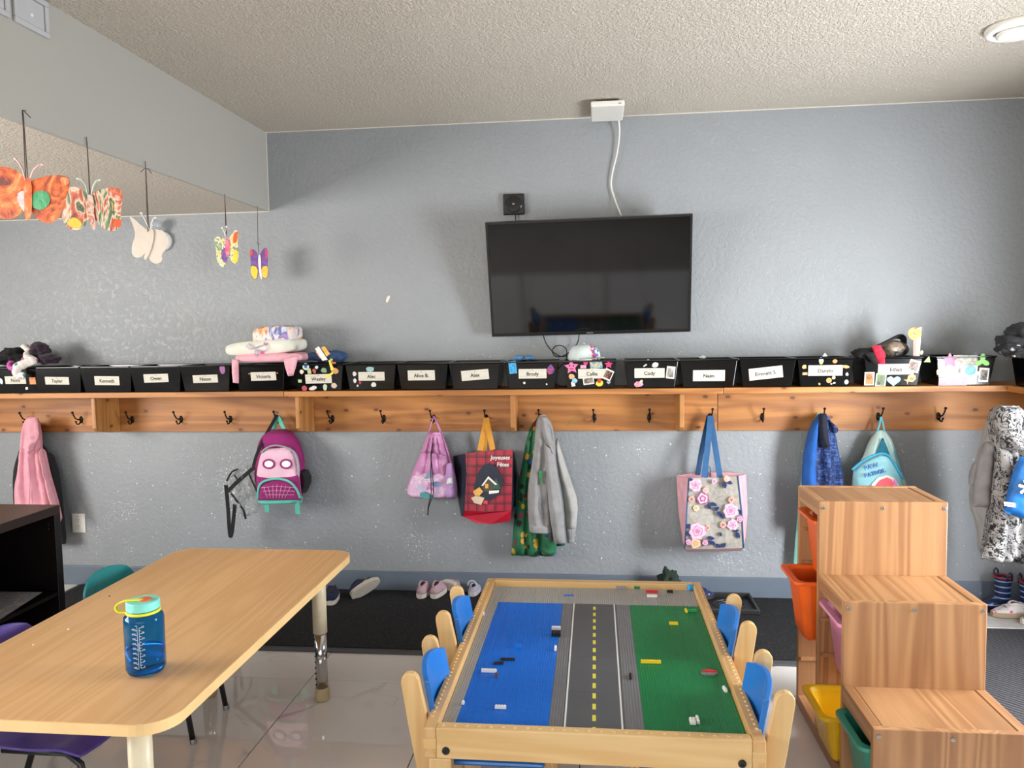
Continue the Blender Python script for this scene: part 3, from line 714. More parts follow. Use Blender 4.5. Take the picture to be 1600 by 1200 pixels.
m = MB(); [m.tube([at(x, y, -.285) for x, y in pl], .0022, 6) for pl in ([(398, 545), (388, 537), (384, 541), (390, 546), (402, 542), (414, 538), (418, 544), (411, 550), (404, 547)], [(400, 546), (398, 553), (402, 558), (405, 553), (400, 546)])]
tag(m.build('drawstring', fab('#b795c0'), smooth=True), 'thin lilac drawstring looped across the white towel', 'cord')

# paper flag taped on the stickered bin
t = thing('paper_flag', 'paper flag with orange stickers leaning above stickered bin', 'paper craft', at(516, 566, -.30))
def sheetpx(pts, Y, th, name, mat, parent): return MB().prism(pts, lambda p, q, d: at(p, q, Y + d), 0, th).build(name, mat, parent, fix=True)
sheetpx([(492, 545), (498, 541), (512, 562), (504, 564)], -.302, .003, 'white_strip', M_PAPER, t)
sheetpx([(502, 543), (507, 541), (516, 553), (510, 557)], -.300, .003, 'orange_tag', two_tone('orange_tag', '#e0943a', '#e6b24c', 90), t)
sheetpx([(493, 550), (496, 549), (503, 560), (500, 560)], -.299, .002, 'red_strip', smat('#d88a6a'), t)
sheetpx([(513, 562), (516, 563), (522, 577), (517, 579)], -.310, .002, 'yellow_ribbon', smat('#dcd05a'), t)
sheetpx([(521, 584), (508, 591), (507, 588), (520, 581)], -.313, .002, 'yellow_ribbon', smat('#e2cf3a'), t)
sheetpx([(516, 560), (520, 561), (519, 565), (515, 564)], -.300, .002, 'yellow_dot', smat('#c9c83a'), t)
crumple('shirt', 'navy blue shirt sticking out of the stickered bin', 'shirt', [(490, 557, -.14, .08, .05, .022), (526, 557, -.14, .06, .05, .03), (508, 557, -.14, .08, .05, .03)], fab('#2f4a74'), 5, .25)
crumple('sunglasses_case', 'blue cloth bit peeking above the comic sticker bin', 'cloth', [(811, 559, -.17, .025, .03, .014), (827, 559, -.17, .028, .03, .012)], fab('#4a86b8'), 6, .2)
crumple('tissue', 'small white and green scrap on a plain bin rim', 'scrap', [(1098, 558, -.1, .016, .014, .009)], fab('#cfe0d8'), 2)
t = thing('card_triangle', 'small white paper triangle on cracker sticker bin rim', 'paper', at(1289, 556, -.29))
sheetpx([(1285, 557), (1289, 551.5), (1293, 556.5)], -.291, .002, 'paper', M_PAPER, t)
# baseball cap
c = at(913, 562, -.2); c.z = ZT
t = thing('baseball_cap', 'white baseball cap with olive brim on pink star bin', 'cap', c)
m = MB(); m.lathe([(.084, 0), (.085, .02), (.079, .045), (.062, .068), (.034, .081), (.008, .0845)], c, 24)
mcap = NT('cap_cloth'); vv = mcap.coord(); sx_ = mcap.n('SeparateXYZ', Vector=vv)
mcap.p(Base_Color=mcap.mix(mcap.ramp(sx_.outputs[0], [(.48, (0, 0, 0)), (.5, (1, 1, 1))]), lin('#c4d2d2'), lin('#c4d2d2')), Roughness=.9)
mcap.p(Base_Color=mcap.mix(mcap.math('MULTIPLY', mcap.ramp(sx_.outputs[0], [(.52, (0, 0, 0)), (.54, (1, 1, 1))]), 0.0), mcap.ramp(mcap.math('ADD', mcap.math('MULTIPLY', sx_.outputs[0], 6.0), mcap.math('MULTIPLY', mcap.noise(vv, 60, 2), .5)), [(.42, '#c9d5d5'), (.5, '#c8566a'), (.6, '#3a4a8a'), (.7, '#c9d5d5')]), lin('#c9d5d5')))
m.build('crown', mcap.m, t, smooth=True)
m = MB(); out = [(.075 * math.cos(a) * 1.0, .075 * math.sin(a) * (1.9 if math.sin(a) < 0 else .4)) for a in [2 * PI * i / 28 for i in range(28)]]
ca_, sa_ = math.cos(R(40)), math.sin(R(40))
m.prism(out, lambda p, q, d: (c.x + (p * ca_ - q * sa_), c.y + (p * sa_ + q * ca_), c.z + d + .012 - 1.6 * p * p), 0, .004).build('brim', fab('#8f9a86'), t, fix=True, smooth=False)
MB().blob((c.x, c.y, c.z + .086), (.007, .007, .004), 0, 0, 1, 2).build('button', fab('#c9d5d5'), t, smooth=True)
# hats on the heart-sticker bin
t = thing('snapback_cap', 'brown and beige cap with black brim lying on heart sticker bin', 'cap', at(1390, 556, -.17))
MB().blob(at(1393, 547, -.17), (.075, .07, .05), 4, .15, 1.2, 4).build('crown', two_tone('cap_brown', '#8a7a68', '#241f20', 9), t, smooth=True)
MB().ribbon(crv([at(1340, 553, -.24), at(1362, 545, -.24), at(1385, 534, -.23), at(1402, 526, -.2), at(1411, 530, -.17), at(1413, 545, -.15)]), .042, .008, (0, -.8, .35)).build('brim', fab('#151416'), t, bevel=.002)
crumple('mitten', 'red and black mitten hanging over the heart sticker bin', 'mitten', [(1372, 556, -.27, .035, .03, .03)], fab('#c22036'), 3, .2)
t = thing('knit_hat', 'black knit hat with red band spilling down bin front', 'hat', at(1355, 560, -.25))
MB().blob(at(1352, 552, -.24), (.06, .06, .028), 7, .3, 1.5, 4).build('crown', fab('#101012'), t, smooth=True)
MB().drape([(1362, 541), (1366, 552), (1371, 569)], [(1376, 539), (1382, 552), (1383, 569)], -.312, .03, 10, 16, [(1, .003, 0)], wtop=.25).build('band', fab('#c4203a'), t, smooth=True)
MB().drape([(1352, 553), (1356, 560), (1364, 568)], [(1366, 549), (1371, 560), (1372, 570)], -.306, .03, 8, 12, [], wtop=.25).build('flap', fab('#101012'), t, smooth=True)
# pinwheel card
t = thing('paper_craft', 'tall paper strip with round orange flower behind heart sticker bin', 'paper craft', at(1435, 556, -.27))
sheetpx([(1432, 513), (1440, 511), (1437, 556), (1431, 556)], -.268, .002, 'white_strip', M_PAPER, t)
sheetpx([(1427, 520), (1432, 520), (1432, 556), (1427, 556)], -.270, .002, 'red_strip', smat('#cf5a3c'), t)
fm = NT('paper_flower'); fm.p(Base_Color=fm.ramp(fm.noise(fm.coord(), 55, 2), [(.4, '#e0a03c'), (.55, '#ecd07a'), (.68, '#d86a3a')]), Roughness=.7)
sheetpx([(1429.5 + 10.5 * math.cos(a), 521.5 + 10 * math.sin(a)) for a in [2 * PI * i / 20 for i in range(20)]], -.274, .003, 'flower', fm.m, t)
sheetpx([(1429.5 + 1.5 * math.cos(a), 521.5 + 1.5 * math.sin(a)) for a in [2 * PI * i / 10 for i in range(10)]], -.276, .002, 'center', smat('#8a6a2a'), t)
sheetpx([(1437, 551), (1441, 547), (1443, 550), (1440, 555)], -.27, .003, 'yellow_tab', smat('#d8cf6a'), t)
t = thing('green_card', 'small green card tucked between the two corner bins', 'paper', at(1448, 570, -.25))
sheetpx([(1443, 566), (1452, 556), (1454, 566)], -.25, .002, 'card', smat('#7aa81e'), t)
crumple('jacket', 'dark grey jacket heaped on the right wall bin', 'jacket', [(1588, 535, -.42, .09, .09, .045), (1606, 522, -.42, .09, .09, .05), (1592, 549, -.45, .06, .07, .03)], fab('#26272a', bump=.5), 6, .35)
crumple('jacket_lining', 'black and white printed cloth under the dark grey jacket', 'cloth', [(1575, 545, -.5, .05, .05, .03), (1592, 551, -.52, .05, .05, .025)], patterned('bw_print', '#1a1a1c', ['#cfcfcf', '#1a1a1c', '#8a8a8a'], 40, .3), 4, .3)

# ================================================================== THINGS ON THE WALL
# television, tilted forward
TT0, TT1, TB0, TB1 = at(759, 348, -.215), at(1082, 334, -.215), at(768, 526, -.065), at(1079, 518, -.065)
ctr = (TT0 + TT1 + TB0 + TB1) / 4
ux = ((TT1 - TT0) + (TB1 - TB0)).normalized(); uz = ((TT0 - TB0) + (TT1 - TB1)); uz = (uz - ux * uz.dot(ux)); hz = uz.length / 2; uz.normalize(); un = ux.cross(uz)
hw, hh = ((TT1 - TT0).length + (TB1 - TB0).length) / 4, hz / 2
t = thing('television', 'black flat-screen television tilted forward on the back wall', 'television', ctr)
tvf = lambda p, q, d: ctr + ux * p + uz * q - un * d * -1.0
def tvbox(x0, x1, z0, z1, d0, d1):
    f = lambda x, z, d: ctr + ux * x + uz * z + un * d
    m = MB(); m.hexa([f(x0, z0, d0), f(x1, z0, d0), f(x1, z0, d1), f(x0, z0, d1)], [f(x0, z1, d0), f(x1, z1, d0), f(x1, z1, d1), f(x0, z1, d1)]); return m
# un = ux x uz points to +Y (into wall) or -Y : make it face the room
if un.y > 0: un = -un
be = .011
m = MB()
for a in ((-hw, hw, hh - be, hh), (-hw, hw, -hh, -hh + be * 1.5), (-hw, -hw + be, -hh + be * 1.5, hh - be), (hw - be, hw, -hh + be * 1.5, hh - be)):
    q = tvbox(*a, -.035, .004); m.add(q.v, q.f)
m.build('bezel', plain('tv_bezel', '#0b0b0c', .3, .05), t, fix=True)
tvbox(-hw + be, hw - be, -hh + be, hh - be, -.03, .0).build('screen', plain('tv_screen', '#030304', .06, 0, spec=.5), t, fix=True)
tvbox(-hw * .7, hw * .7, -hh * .6, hh * .5, -.065, -.035).build('rear_housing', M_BLACK, t, fix=True)
tvbox(-.018, .018, -hh + .005, -hh + .012, .004, .0055).build('badge', M_STEEL, t, fix=True)
MB().box(ctr.x - .15, ctr.x + .15, -.085, -.001, ctr.z - .08, ctr.z + .08).build('wall_mount', M_BLACK, t)
# cables
def cable(name, label, pts, r, mat, cat='cable'):
    P = [Vector(p) for p in pts]; Q = []
    for i in range(len(P) - 1):
        p0, p1, p2, p3 = P[max(i - 1, 0)], P[i], P[i + 1], P[min(i + 2, len(P) - 1)]
        for k in range(8):
            s = k / 8; Q.append(.5 * ((2 * p1) + (-p0 + p2) * s + (2 * p0 - 5 * p1 + 4 * p2 - p3) * s * s + (-p0 + 3 * p1 - 3 * p2 + p3) * s ** 3))
    Q.append(P[-1]); return tag(MB().tube(Q, r, 8).build(name, mat, smooth=True), label, cat)
cable('white_cable', 'white network cable hanging from ceiling box to television', [at(966, 183, -.06), at(968, 205, -.03), at(965, 235, -.02), at(957, 270, -.015), at(955, 290, -.015), at(961, 312, -.02), at(971, 337, -.06)], .0045, plain('white_cord', '#dedad2', .4, 0))
cable('black_cable', 'thin black cord looping below the television', [at(849, 524, -.05), at(853, 536, -.03), at(862, 548, -.03), at(874, 556, -.03), at(884, 556, -.035), at(885, 546, -.04), at(877, 540, -.04), at(868, 541, -.04), at(863, 548, -.045), at(867, 556, -.04), at(877, 557, -.03), at(890, 550, -.03), at(902, 536, -.03), at(905, 522, -.05)], .0028, M_BLACK)
cable('black_cable', 'black cord dropping between the comic sticker and star bins', [at(886, 553, -.05), at(884, 562, -.07), at(876, 572, -.1), at(868, 584, -.12), at(870, 600, -.13), at(880, 604, -.15), at(888, 601, -.14)], .0028, M_BLACK)
# wireless box on ceiling
t = thing('wireless_box', 'white square wireless access point on ceiling above television', 'access point', (.07, -.2, ZC))
x0, x1 = -.012, .155
MB().box(x0, x1, -.35, -.065, ZC - .042, ZC - .014).build('cover', M_WHITE, t, bevel=.006)
MB().box(x0 + .03, x1 - .03, -.31, -.1, ZC - .014, ZC).build('base', M_BLACK, t)
MB().box(x1 - .022, x1 - .018, -.3515, -.349, ZC - .034, ZC - .028).box(x1 - .03, x1 - .026, -.3515, -.349, ZC - .034, ZC - .028).build('status_marks', M_STEEL, t)
# black wall device
a, b = at(786, 336, -.02), at(819, 302, -.02)
t = thing('doorbell_chime', 'small square black wall device above television corner', 'wall device', ((a.x + b.x) / 2, -.012, a.z))
MB().box(a.x, b.x, -.022, -.001, a.z, b.z).build('housing', plain('device_black', '#17181a', .4, .05), t, bevel=.006)
cx_, cz_ = (a.x + b.x) / 2, (a.z + b.z) / 2
MB().lathe([(.046, -.022), (.046, -.026), (.043, -.028), (.02, -.0285)], (cx_, 0, cz_), 28, 'Y').build('dial', plain('device_dial', '#101113', .25, .05), t, fix=True)
MB().box(cx_ - .006, cx_ + .006, -.0295, -.028, cz_ - .004, cz_ + .004).build('mark', M_STEEL, t)
MB().box(cx_ - .003, cx_ + .003, -.027, -.025, cz_ + .037, cz_ + .041).build('led', plain('led_green', '#a8d86a', .4, 0), t)
cable('black_cable', 'short black cord from square wall device down behind television', [(cx_ + .008, -.012, a.z + .002), (cx_ + .01, -.012, a.z - .05), (cx_ + .012, -.03, a.z - .12)], .003, M_BLACK)
# outlet
a, b = at(113.5, 832, -.006), at(132, 803, -.006)
t = thing('wall_outlet', 'white double power outlet on wall by the black shelf', 'outlet', ((a.x + b.x) / 2, 0, a.z))
cx_, cz_ = (a.x + b.x) / 2, (a.z + b.z) / 2
MB().box(a.x, b.x, -.006, -.0005, a.z, b.z).build('plate', M_WHITE, t, bevel=.002)
for s_ in (1, -1):
    f = MB().box(cx_ - .017, cx_ + .017, -.008, -.006, cz_ + s_ * .02 - .016, cz_ + s_ * .02 + .016).build('receptacle', M_WHITE, t, bevel=.002)
    for dx, h_ in ((-.007, .008), (.006, .007)):
        MB().box(cx_ + dx, cx_ + dx + .002, -.0086, -.008, cz_ + s_ * .02, cz_ + s_ * .02 + h_).build('slot', M_INK, f, org=tuple(t.location))
    MB().lathe([(.0028, -.0086), (.0028, -.008)], (cx_, 0, cz_ + s_ * .02 - .008), 8, 'Y').build('slot', M_INK, f, org=tuple(t.location))
MB().lathe([(.003, -.0072), (.003, -.006)], (cx_, 0, cz_ + .044), 10, 'Y').build('screw', M_STEEL, t)
# ceiling vent
c = atz(1590, 40, ZC)
t = thing('ceiling_vent', 'round white ceiling vent at upper right corner', 'vent', c)
MB().lathe([(.108, 0), (.112, -.008), (.105, -.026), (.088, -.03), (.08, -.012), (.08, -.002)], c, 40, caps=False).build('ring', M_WHITE, t, smooth=True)
MB().lathe([(.068, -.02), (.072, -.034), (.06, -.042), (.02, -.044), (.001, -.044)], c, 40).build('disc', M_WHITE, t, smooth=True)
MB().lathe([(.012, -.02), (.012, 0)], c, 10).box(c.x - .08, c.x + .08, c.y - .002, c.y + .002, c.z - .02, c.z - .012).build('stem', M_STEEL, t)
# white wall spotlight behind the white butterfly
c = at(255, 377, 0)
t = thing('wall_light', 'white round wall fitting with clear globe behind plain butterfly', 'wall light', (c.x, 0, c.z))
MB().lathe([(.058, -.001), (.058, -.02), (.05, -.034), (.03, -.04), (.001, -.041)], (c.x, 0, c.z), 32, 'Y').build('base', M_WHITE, t, smooth=True)
g = at(243, 352, -.06)
MB().blob(g, (.03, .03, .03), 0, 0, 1, 3).build('globe', plain('clear_globe', '#dfe6ee', .08, 0, Transmission_Weight=.75), t, smooth=True)
MB().tube([(c.x, -.03, c.z + .03), (g.x + .01, -.045, g.z - .024)], .012, 10).build('neck', M_WHITE, t, smooth=True)
# paint chip
t = at(606, 467, -.001)
tag(MB().prism([(0, 0), (.008, .02), (.018, .03), (.026, .024), (.02, .008), (.012, -.006), (.004, -.012)], lambda p, q, d: (t.x - .012 + p, -d, t.z - .01 + q), 0, .002).build('plaster_patch', plain('plaster', '#e0d6c4', .8, .1), fix=True), 'small cream plaster patch on wall left of television', 'plaster')

# ================================================================== BUTTERFLIES
def butterfly(label, anchor, wl_, wr_, body, ants, mats, string, extra=()):
    """wing outlines in photo px at depth Y of the anchor string"""
    top = atx(anchor[0], anchor[1], XB + .004); Y = top.y
    t = thing('paper_butterfly', label, 'paper butterfly', top, 0, 'paper butterflies hanging from the bulkhead')
    def sm(pts):
        out = []
        n = len(pts)
        for i in range(n):
            a, b = pts[i], pts[(i + 1) % n]
            out += [(a[0] * .75 + b[0] * .25, a[1] * .75 + b[1] * .25), (a[0] * .25 + b[0] * .75, a[1] * .25 + b[1] * .75)]
        return out
    o = MB().prism(sm(wl_), lambda p, q, d: at(p, q, Y + d), -.0015, .0015).build('wing', mats[0], t, fix=True)
    o2 = MB().prism(sm(wr_), lambda p, q, d: at(p, q, Y + d), -.0015, .0015).build('wing', mats[1], t, fix=True)
    MB().prism(sm(body), lambda p, q, d: at(p, q, Y + d), -.0055, .0025).build('body', mats[2], t, fix=True)
    for a in ants:
        m = MB(); P = [at(x, y, Y - .002) for x, y in a]; m.tube(P, .0028, 6); m.blob(P[-1], (.007, .004, .005), 0, 0, 1, 2); m.build('antenna', mats[3], t, smooth=True)
    for st in string:
        MB().tube([at(x, y, Y - .003) for x, y in st], .0016, 5).build('string', plain('brown_yarn', '#4a3e38', .9, .1), t)
    for pts, mt, w in extra:
        MB().prism(sm(pts), lambda p, q, d: at(p, q, Y + d), -.0035, -.0016).build('paint_patch', mt, w_of := (o if w == 0 else o2), fix=True, org=tuple(top))
    return t
def paint(name, stops, scale=14, dist=2.5, sc=(1, 1, 1)):
    t = NT(name); v = t.coord('Object', sc)
    t.p(Base_Color=t.ramp(t.noise(v, scale, 3, .5, dist), stops), Roughness=.5); t.bump(t.noise(v, 60, 2, .5, 2), .3, .003); return t.m
OR1 = paint('paint_orange', [(.3, '#6e2a18'), (.42, '#b8481c'), (.54, '#dc6a20'), (.68, '#e89a58')], 9, 4)
butterfly('large orange painted paper butterfly with green spot, leftmost and hanging', (38, 182),
    [(44, 285), (30, 268), (10, 260), (-12, 262), (-25, 290), (-12, 320), (-10, 338), (15, 344), (34, 334), (44, 315)],
    [(44, 285), (60, 278), (85, 273), (106, 275), (110, 288), (103, 312), (98, 322), (95, 338), (80, 350), (60, 345), (46, 325)],
    [(36, 288), (42, 276), (50, 282), (50, 330), (46, 345), (38, 342), (38, 310)],
    [[(40, 282), (36, 266), (30, 254), (24, 248)], [(47, 280), (52, 266), (60, 258), (66, 257)]],
    [OR1, OR1, paint('paint_body_orange', [(.4, '#c8481c'), (.55, '#e47a2c'), (.7, '#e4b8ae')], 10), plain('antenna_pink', '#e2b8b4', .6, .1)],
    [[(40, 278), (38, 230), (35, 172), (41, 173)], [(43, 278), (40, 230), (36, 176)], [(36, 172), (48, 184)]],
    [([(50, 303), (62, 297), (76, 300), (79, 315), (70, 327), (55, 328), (49, 318)], paint('paint_green', [(.4, '#2f8a58'), (.6, '#4fae78')], 25), 1),
     ([(26, 303), (36, 297), (47, 300), (48, 325), (40, 334), (28, 318)], paint('paint_pinkish', [(.4, '#e0a8b0'), (.6, '#e8c8c8')], 25), 0),
     ([(92, 277), (106, 277), (109, 288), (98, 290)], paint('paint_peach', [(.4, '#e0a070'), (.6, '#d87838')], 30), 1)])
BR = paint('paint_multi', [(.3, '#7a3a28'), (.42, '#c85a38'), (.5, '#e0d0b8'), (.56, '#5a7a50'), (.66, '#3a4030'), (.74, '#d8a848')], 16, 2.5, (1, 1, .35))
butterfly('multicoloured streaky paper butterfly second from the left', (135, 217),
    [(140, 306), (128, 296), (112, 290), (104, 298), (98, 325), (97, 345), (108, 358), (125, 360), (137, 348), (142, 330)],
    [(140, 306), (155, 296), (175, 292), (190, 296), (192, 310), (188, 330), (190, 352), (178, 363), (160, 357), (146, 340)],
    [(135, 308), (140, 302), (146, 308), (147, 335), (150, 358), (145, 360), (138, 340)],
    [[(138, 306), (134, 290), (128, 281), (122, 279)], [(143, 304), (146, 290), (150, 283), (156, 281)]],
    [BR, BR, paint('paint_body_pale', [(.4, '#d8c0b0'), (.6, '#c06a58')], 20), plain('antenna_teal', '#c2cfc2', .6, .1)],
    [[(140, 306), (138, 260), (135, 214)], [(141, 306), (137, 240), (136, 222)]],
    [([(104, 345), (118, 338), (130, 350), (122, 358), (108, 354)], smat('#e0bc3a'), 0), ([(178, 342), (190, 342), (189, 356), (176, 354)], smat('#d8582c'), 1)])
PL = plain('bare_paper', '#cdc2b6', .7, .04)
butterfly('plain unpainted beige paper butterfly third from the left', (227, 258),
    [(234, 362), (220, 352), (210, 342), (201, 337), (208, 352), (212, 368), (206, 382), (206, 400), (218, 404), (230, 392)],
    [(234, 360), (242, 358), (256, 360), (261, 372), (259, 390), (252, 398), (254, 408), (244, 413), (234, 408), (230, 392)],
    [(228, 368), (236, 356), (241, 362), (238, 385), (229, 406), (224, 405), (229, 388)],
    [[(234, 360), (230, 350), (226, 342), (221, 333)], [(236, 360), (237, 348), (240, 341), (243, 340)]],
    [PL, PL, PL, plain('antenna_paper', '#d8d0c6', .6, .05)],
    [[(231, 362), (229, 310), (227, 252)], [(233, 362), (230, 310), (228, 264)], [(220, 269), (226, 263), (232, 264), (237, 271)]])
Y1 = paint('paint_yellow_mix', [(.4, '#e0c83a'), (.52, '#e4ddc8'), (.58, '#5a9a6a'), (.66, '#d0405a')], 18)
butterfly('small yellow and pink paper butterfly fourth from left', (350, 305),
    [(354, 376), (344, 370), (336, 370), (334, 378), (338, 390), (338, 406), (344, 416), (351, 418), (356, 400)],
    [(354, 376), (361, 368), (369, 357), (373, 364), (371, 385), (374, 400), (370, 413), (362, 410), (357, 398)],
    [(351, 376), (355, 371), (359, 376), (358, 400), (353, 402)],
    [[(353, 374), (351, 364), (347, 356)], [(355, 373), (352, 364), (354, 354)]],
    [Y1, Y1, paint('paint_body_pink', [(.4, '#d8487a'), (.6, '#e08aa0')], 25), plain('antenna_white', '#dcd8d2', .6, .05)],
    [[(353, 372), (352, 340), (351, 303)], [(354, 372), (353, 340), (351, 306)]],
    [([(345, 392), (352, 386), (357, 396), (354, 412), (347, 408)], paint('paint_purple', [(.4, '#5a3a8a'), (.6, '#8a4aa0')], 30), 0), ([(364, 366), (371, 360), (371, 376), (364, 382)], smat('#d8562a'), 1), ([(364, 392), (371, 390), (372, 408), (365, 410)], smat('#e0c83a'), 1)])
P1 = paint('paint_purple_wing', [(.4, '#5b3580'), (.6, '#7a4a9a')], 24)
butterfly('small purple paper butterfly with yellow tips, rightmost in the row', (402, 324),
    [(404, 400), (400, 392), (393, 388), (390, 394), (392, 410), (392, 430), (397, 438), (403, 434), (405, 418)],
    [(405, 400), (410, 390), (416, 386), (419, 394), (418, 415), (420, 428), (416, 437), (409, 433), (406, 418)],
    [(403, 402), (406, 396), (408, 404), (408, 420), (410, 436), (407, 436), (404, 420)],
    [],
    [P1, P1, plain('body_white', '#dcd8dc', .6, .03), PL],
    [[(405, 402), (403, 380), (402, 322)], [(402, 379), (406, 382)]],
    [([(392, 414), (403, 418), (402, 434), (397, 437), (392, 428)], smat('#e6c62a'), 0), ([(408, 418), (418, 414), (419, 428), (416, 436), (409, 432)], smat('#e0b93a'), 1), ([(390, 392), (395, 389), (396, 397), (391, 402)], smat('#cc4444'), 0), ([(413, 390), (418, 388), (419, 400), (416, 408)], smat('#c0366a'), 1)])

# ================================================================== HANGING CLOTHES AND BAGS
def hang(name, label, cat, px, py=660, Y=-.1):
    return thing(name, label, cat, at(px, py, Y))
def strap(pts, w, th=.003, name='strap', mat=None, parent=None, side=None):
    return MB().ribbon(crv([at(x, y, Y) for x, y, Y in pts]), w, th, side).build(name, mat, parent, bevel=.0005)
# black coat, pink coat
BLK = fab('#171619', bump=.4)
t = hang('coat', 'black coat hanging behind the pink coat at far left', 'coat', 52, 655, -.1)
MB().drape([(44, 660), (38, 690), (27, 712), (19, 742), (21, 785), (24, 852)], [(56, 660), (62, 690), (75, 706), (84, 727), (93, 761), (97, 805), (102, 850)], -.075, .07, 26, 44, [(3, .007, .1)]).build('body', BLK, t, smooth=True)
MB().drape([(76, 707), (84, 740), (88, 790), (92, 850)], [(80, 708), (93, 745), (98, 800), (103, 849)], -.09, .05, 10, 30, [], wbot=.06).build('sleeve', BLK, t, smooth=True)
PK = patterned('quilted_pink', '#e2a0ae', ['#d894a4', '#e8acb8', '#e2a0ae'], 30, .2)
t = hang('coat', 'pink quilted child coat hanging at far left', 'coat', 48, 655, -.13)
MB().drape([(44, 651), (40, 659), (35, 679), (32, 711), (29, 737), (23, 761), (24, 790), (26, 835)], [(58, 652), (60, 668), (63, 680), (65, 714), (69, 740), (76, 763), (80, 787), (84, 832)], -.135, .09, 30, 50, [(2.5, .012, .0), (5, .004, .3)]).build('body', PK, t, smooth=True)
MB().drape([(44, 651), (41, 670), (43, 690), (42, 712)], [(58, 652), (60, 670), (62, 679), (50, 705)], -.185, .035, 14, 22, [(1, .008, .2)]).build('hood', PK, t, smooth=True)
MB().drape([(64, 700), (70, 740), (77, 770), (88, 812)], [(66, 700), (76, 742), (88, 780), (95.5, 815)], -.15, .06, 12, 30, [(1, .004, 0)]).build('sleeve', PK, t, smooth=True)
MB().tube([at(44, 722, -.186), at(47, 745, -.195), at(46, 790, -.2)], .0025, 6).build('zipper', plain('pink_zip', '#c98494', .5), t)
# backpack
MAG = fab('#8a1f66', bump=.3); MINT = fab('#5cb8a4'); LPK = fab('#dcb2c6')
t = hang('backpack', 'magenta and pink child backpack with teal straps', 'backpack', 436, 655, -.12)
MB().drape([(425, 671), (413, 678), (404, 692), (399.5, 716), (398, 733), (399, 755), (404, 778)], [(444, 670), (455, 675), (467, 689), (475, 712), (476, 733), (475, 758), (473, 776)], -.11, .14, 30, 44, [(1, .003, .1)], .003, 3, .12, .06).build('body', MAG, t, smooth=True)
MB().drape([(414, 701), (405, 714), (400, 747), (402, 762), (405, 781)], [(453, 699), (464, 712), (468, 745), (470, 762), (471, 780)], -.188, .06, 26, 30, [], .002, 4, .15, .08).build('front_compartment', LPK, t, smooth=True)
fp = lambda out, Y, name, mat, par, d=.004: MB().prism(out, lambda p, q, dd: at(p, q, Y + dd), 0, d).build(name, mat, par, fix=True)
pk = MB().drape([(409, 752), (404, 764), (404, 782)], [(458, 750), (467, 766), (470, 781)], -.214, .05, 20, 18, [], .002, 5, .25, .1).build('pocket', MAG, t, smooth=True)
MB().tube(crv([at(x, y, Y) for x, y, Y in ((403, 780, -.216), (404, 763, -.228), (411, 753, -.234), (431, 748, -.236), (451, 752, -.234), (463, 764, -.230), (469, 778, -.216))]), .007, 8).build('piping', MINT, t, smooth=True)
MB().tube(crv([at(x, y, Y) for x, y, Y in ((408, 707, -.205), (418, 699, -.208), (432, 696, -.208), (450, 700, -.208), (462, 709, -.207), (467, 728, -.206), (467, 745, -.205))]), .005, 8).build('zipper', plain('grey_zip', '#8a9496', .5), t, smooth=True)
MB().drape([(400, 743), (401, 755), (404, 783)], [(467, 742), (469, 756), (471, 782)], -.2, .05, 20, 16, [], .001, 1, .12, .2).build('band', MAG, t, smooth=True)
MB().drape([(404, 777), (405, 786)], [(474, 775), (472, 785)], -.16, .16, 20, 8, [], .001, 2, .3, .3).build('base_band', MINT, t, smooth=True)
for cxx in (420, 447):
    e = fp([(cxx + 10 * math.cos(a), 725 + 8 * math.sin(a)) for a in [2 * PI * i / 20 for i in range(20)]], -.2225, 'oval_patch', MAG, t, .012)
    MB().prism([(cxx + 7 * math.cos(a), 725 + 5.2 * math.sin(a)) for a in [2 * PI * i / 20 for i in range(20)]], lambda p, q, d: at(p, q, -.2245 + d), 0, .003).build('oval_patch_center', fab('#e8e4e6'), e, fix=True, org=tuple(t.location))
m = MB()
for k in range(7): m.tube([at(412 + k * 7, 757 - abs(k - 3) * -1.2, -.2425), at(418 + k * 4.5, 778, -.2425)], .0012, 5)
for k in range(3): m.tube([at(408 + k * 3, 762 + k * 5.5, -.2405), at(431, 760 + k * 6.5, -.2435), at(463 - k * 2, 762 + k * 5.5, -.2405)], .0012, 5)
m.build('pocket_stitching', fab('#d9a0c0'), pk, org=tuple(t.location))
MB().drape([(475, 733), (476, 750), (474, 770)], [(478, 735), (487, 750), (477, 771)], -.13, .09, 10, 16, [(1, .004, 0)]).build('side_pocket', BLK, t, smooth=True)
strap([(428, 672, -.10), (431, 660, -.09), (433, 649, -.085)], .022, .004, 'handle', MINT, t)
strap([(434, 649, -.085), (439, 660, -.095), (444, 671, -.11)], .022, .004, 'handle', MINT, t)
strap([(433, 648, -.09), (422, 668, -.12), (410, 690, -.17), (400, 714, -.2), (396, 729, -.2)], .018, .004, 'shoulder_strap', BLK, t)
strap([(417, 782, -.2), (417, 800, -.19)], .026, .005, 'strap_tab', MINT, t); strap([(464, 782, -.2), (465.5, 803, -.19)], .026, .005, 'strap_tab', MINT, t)
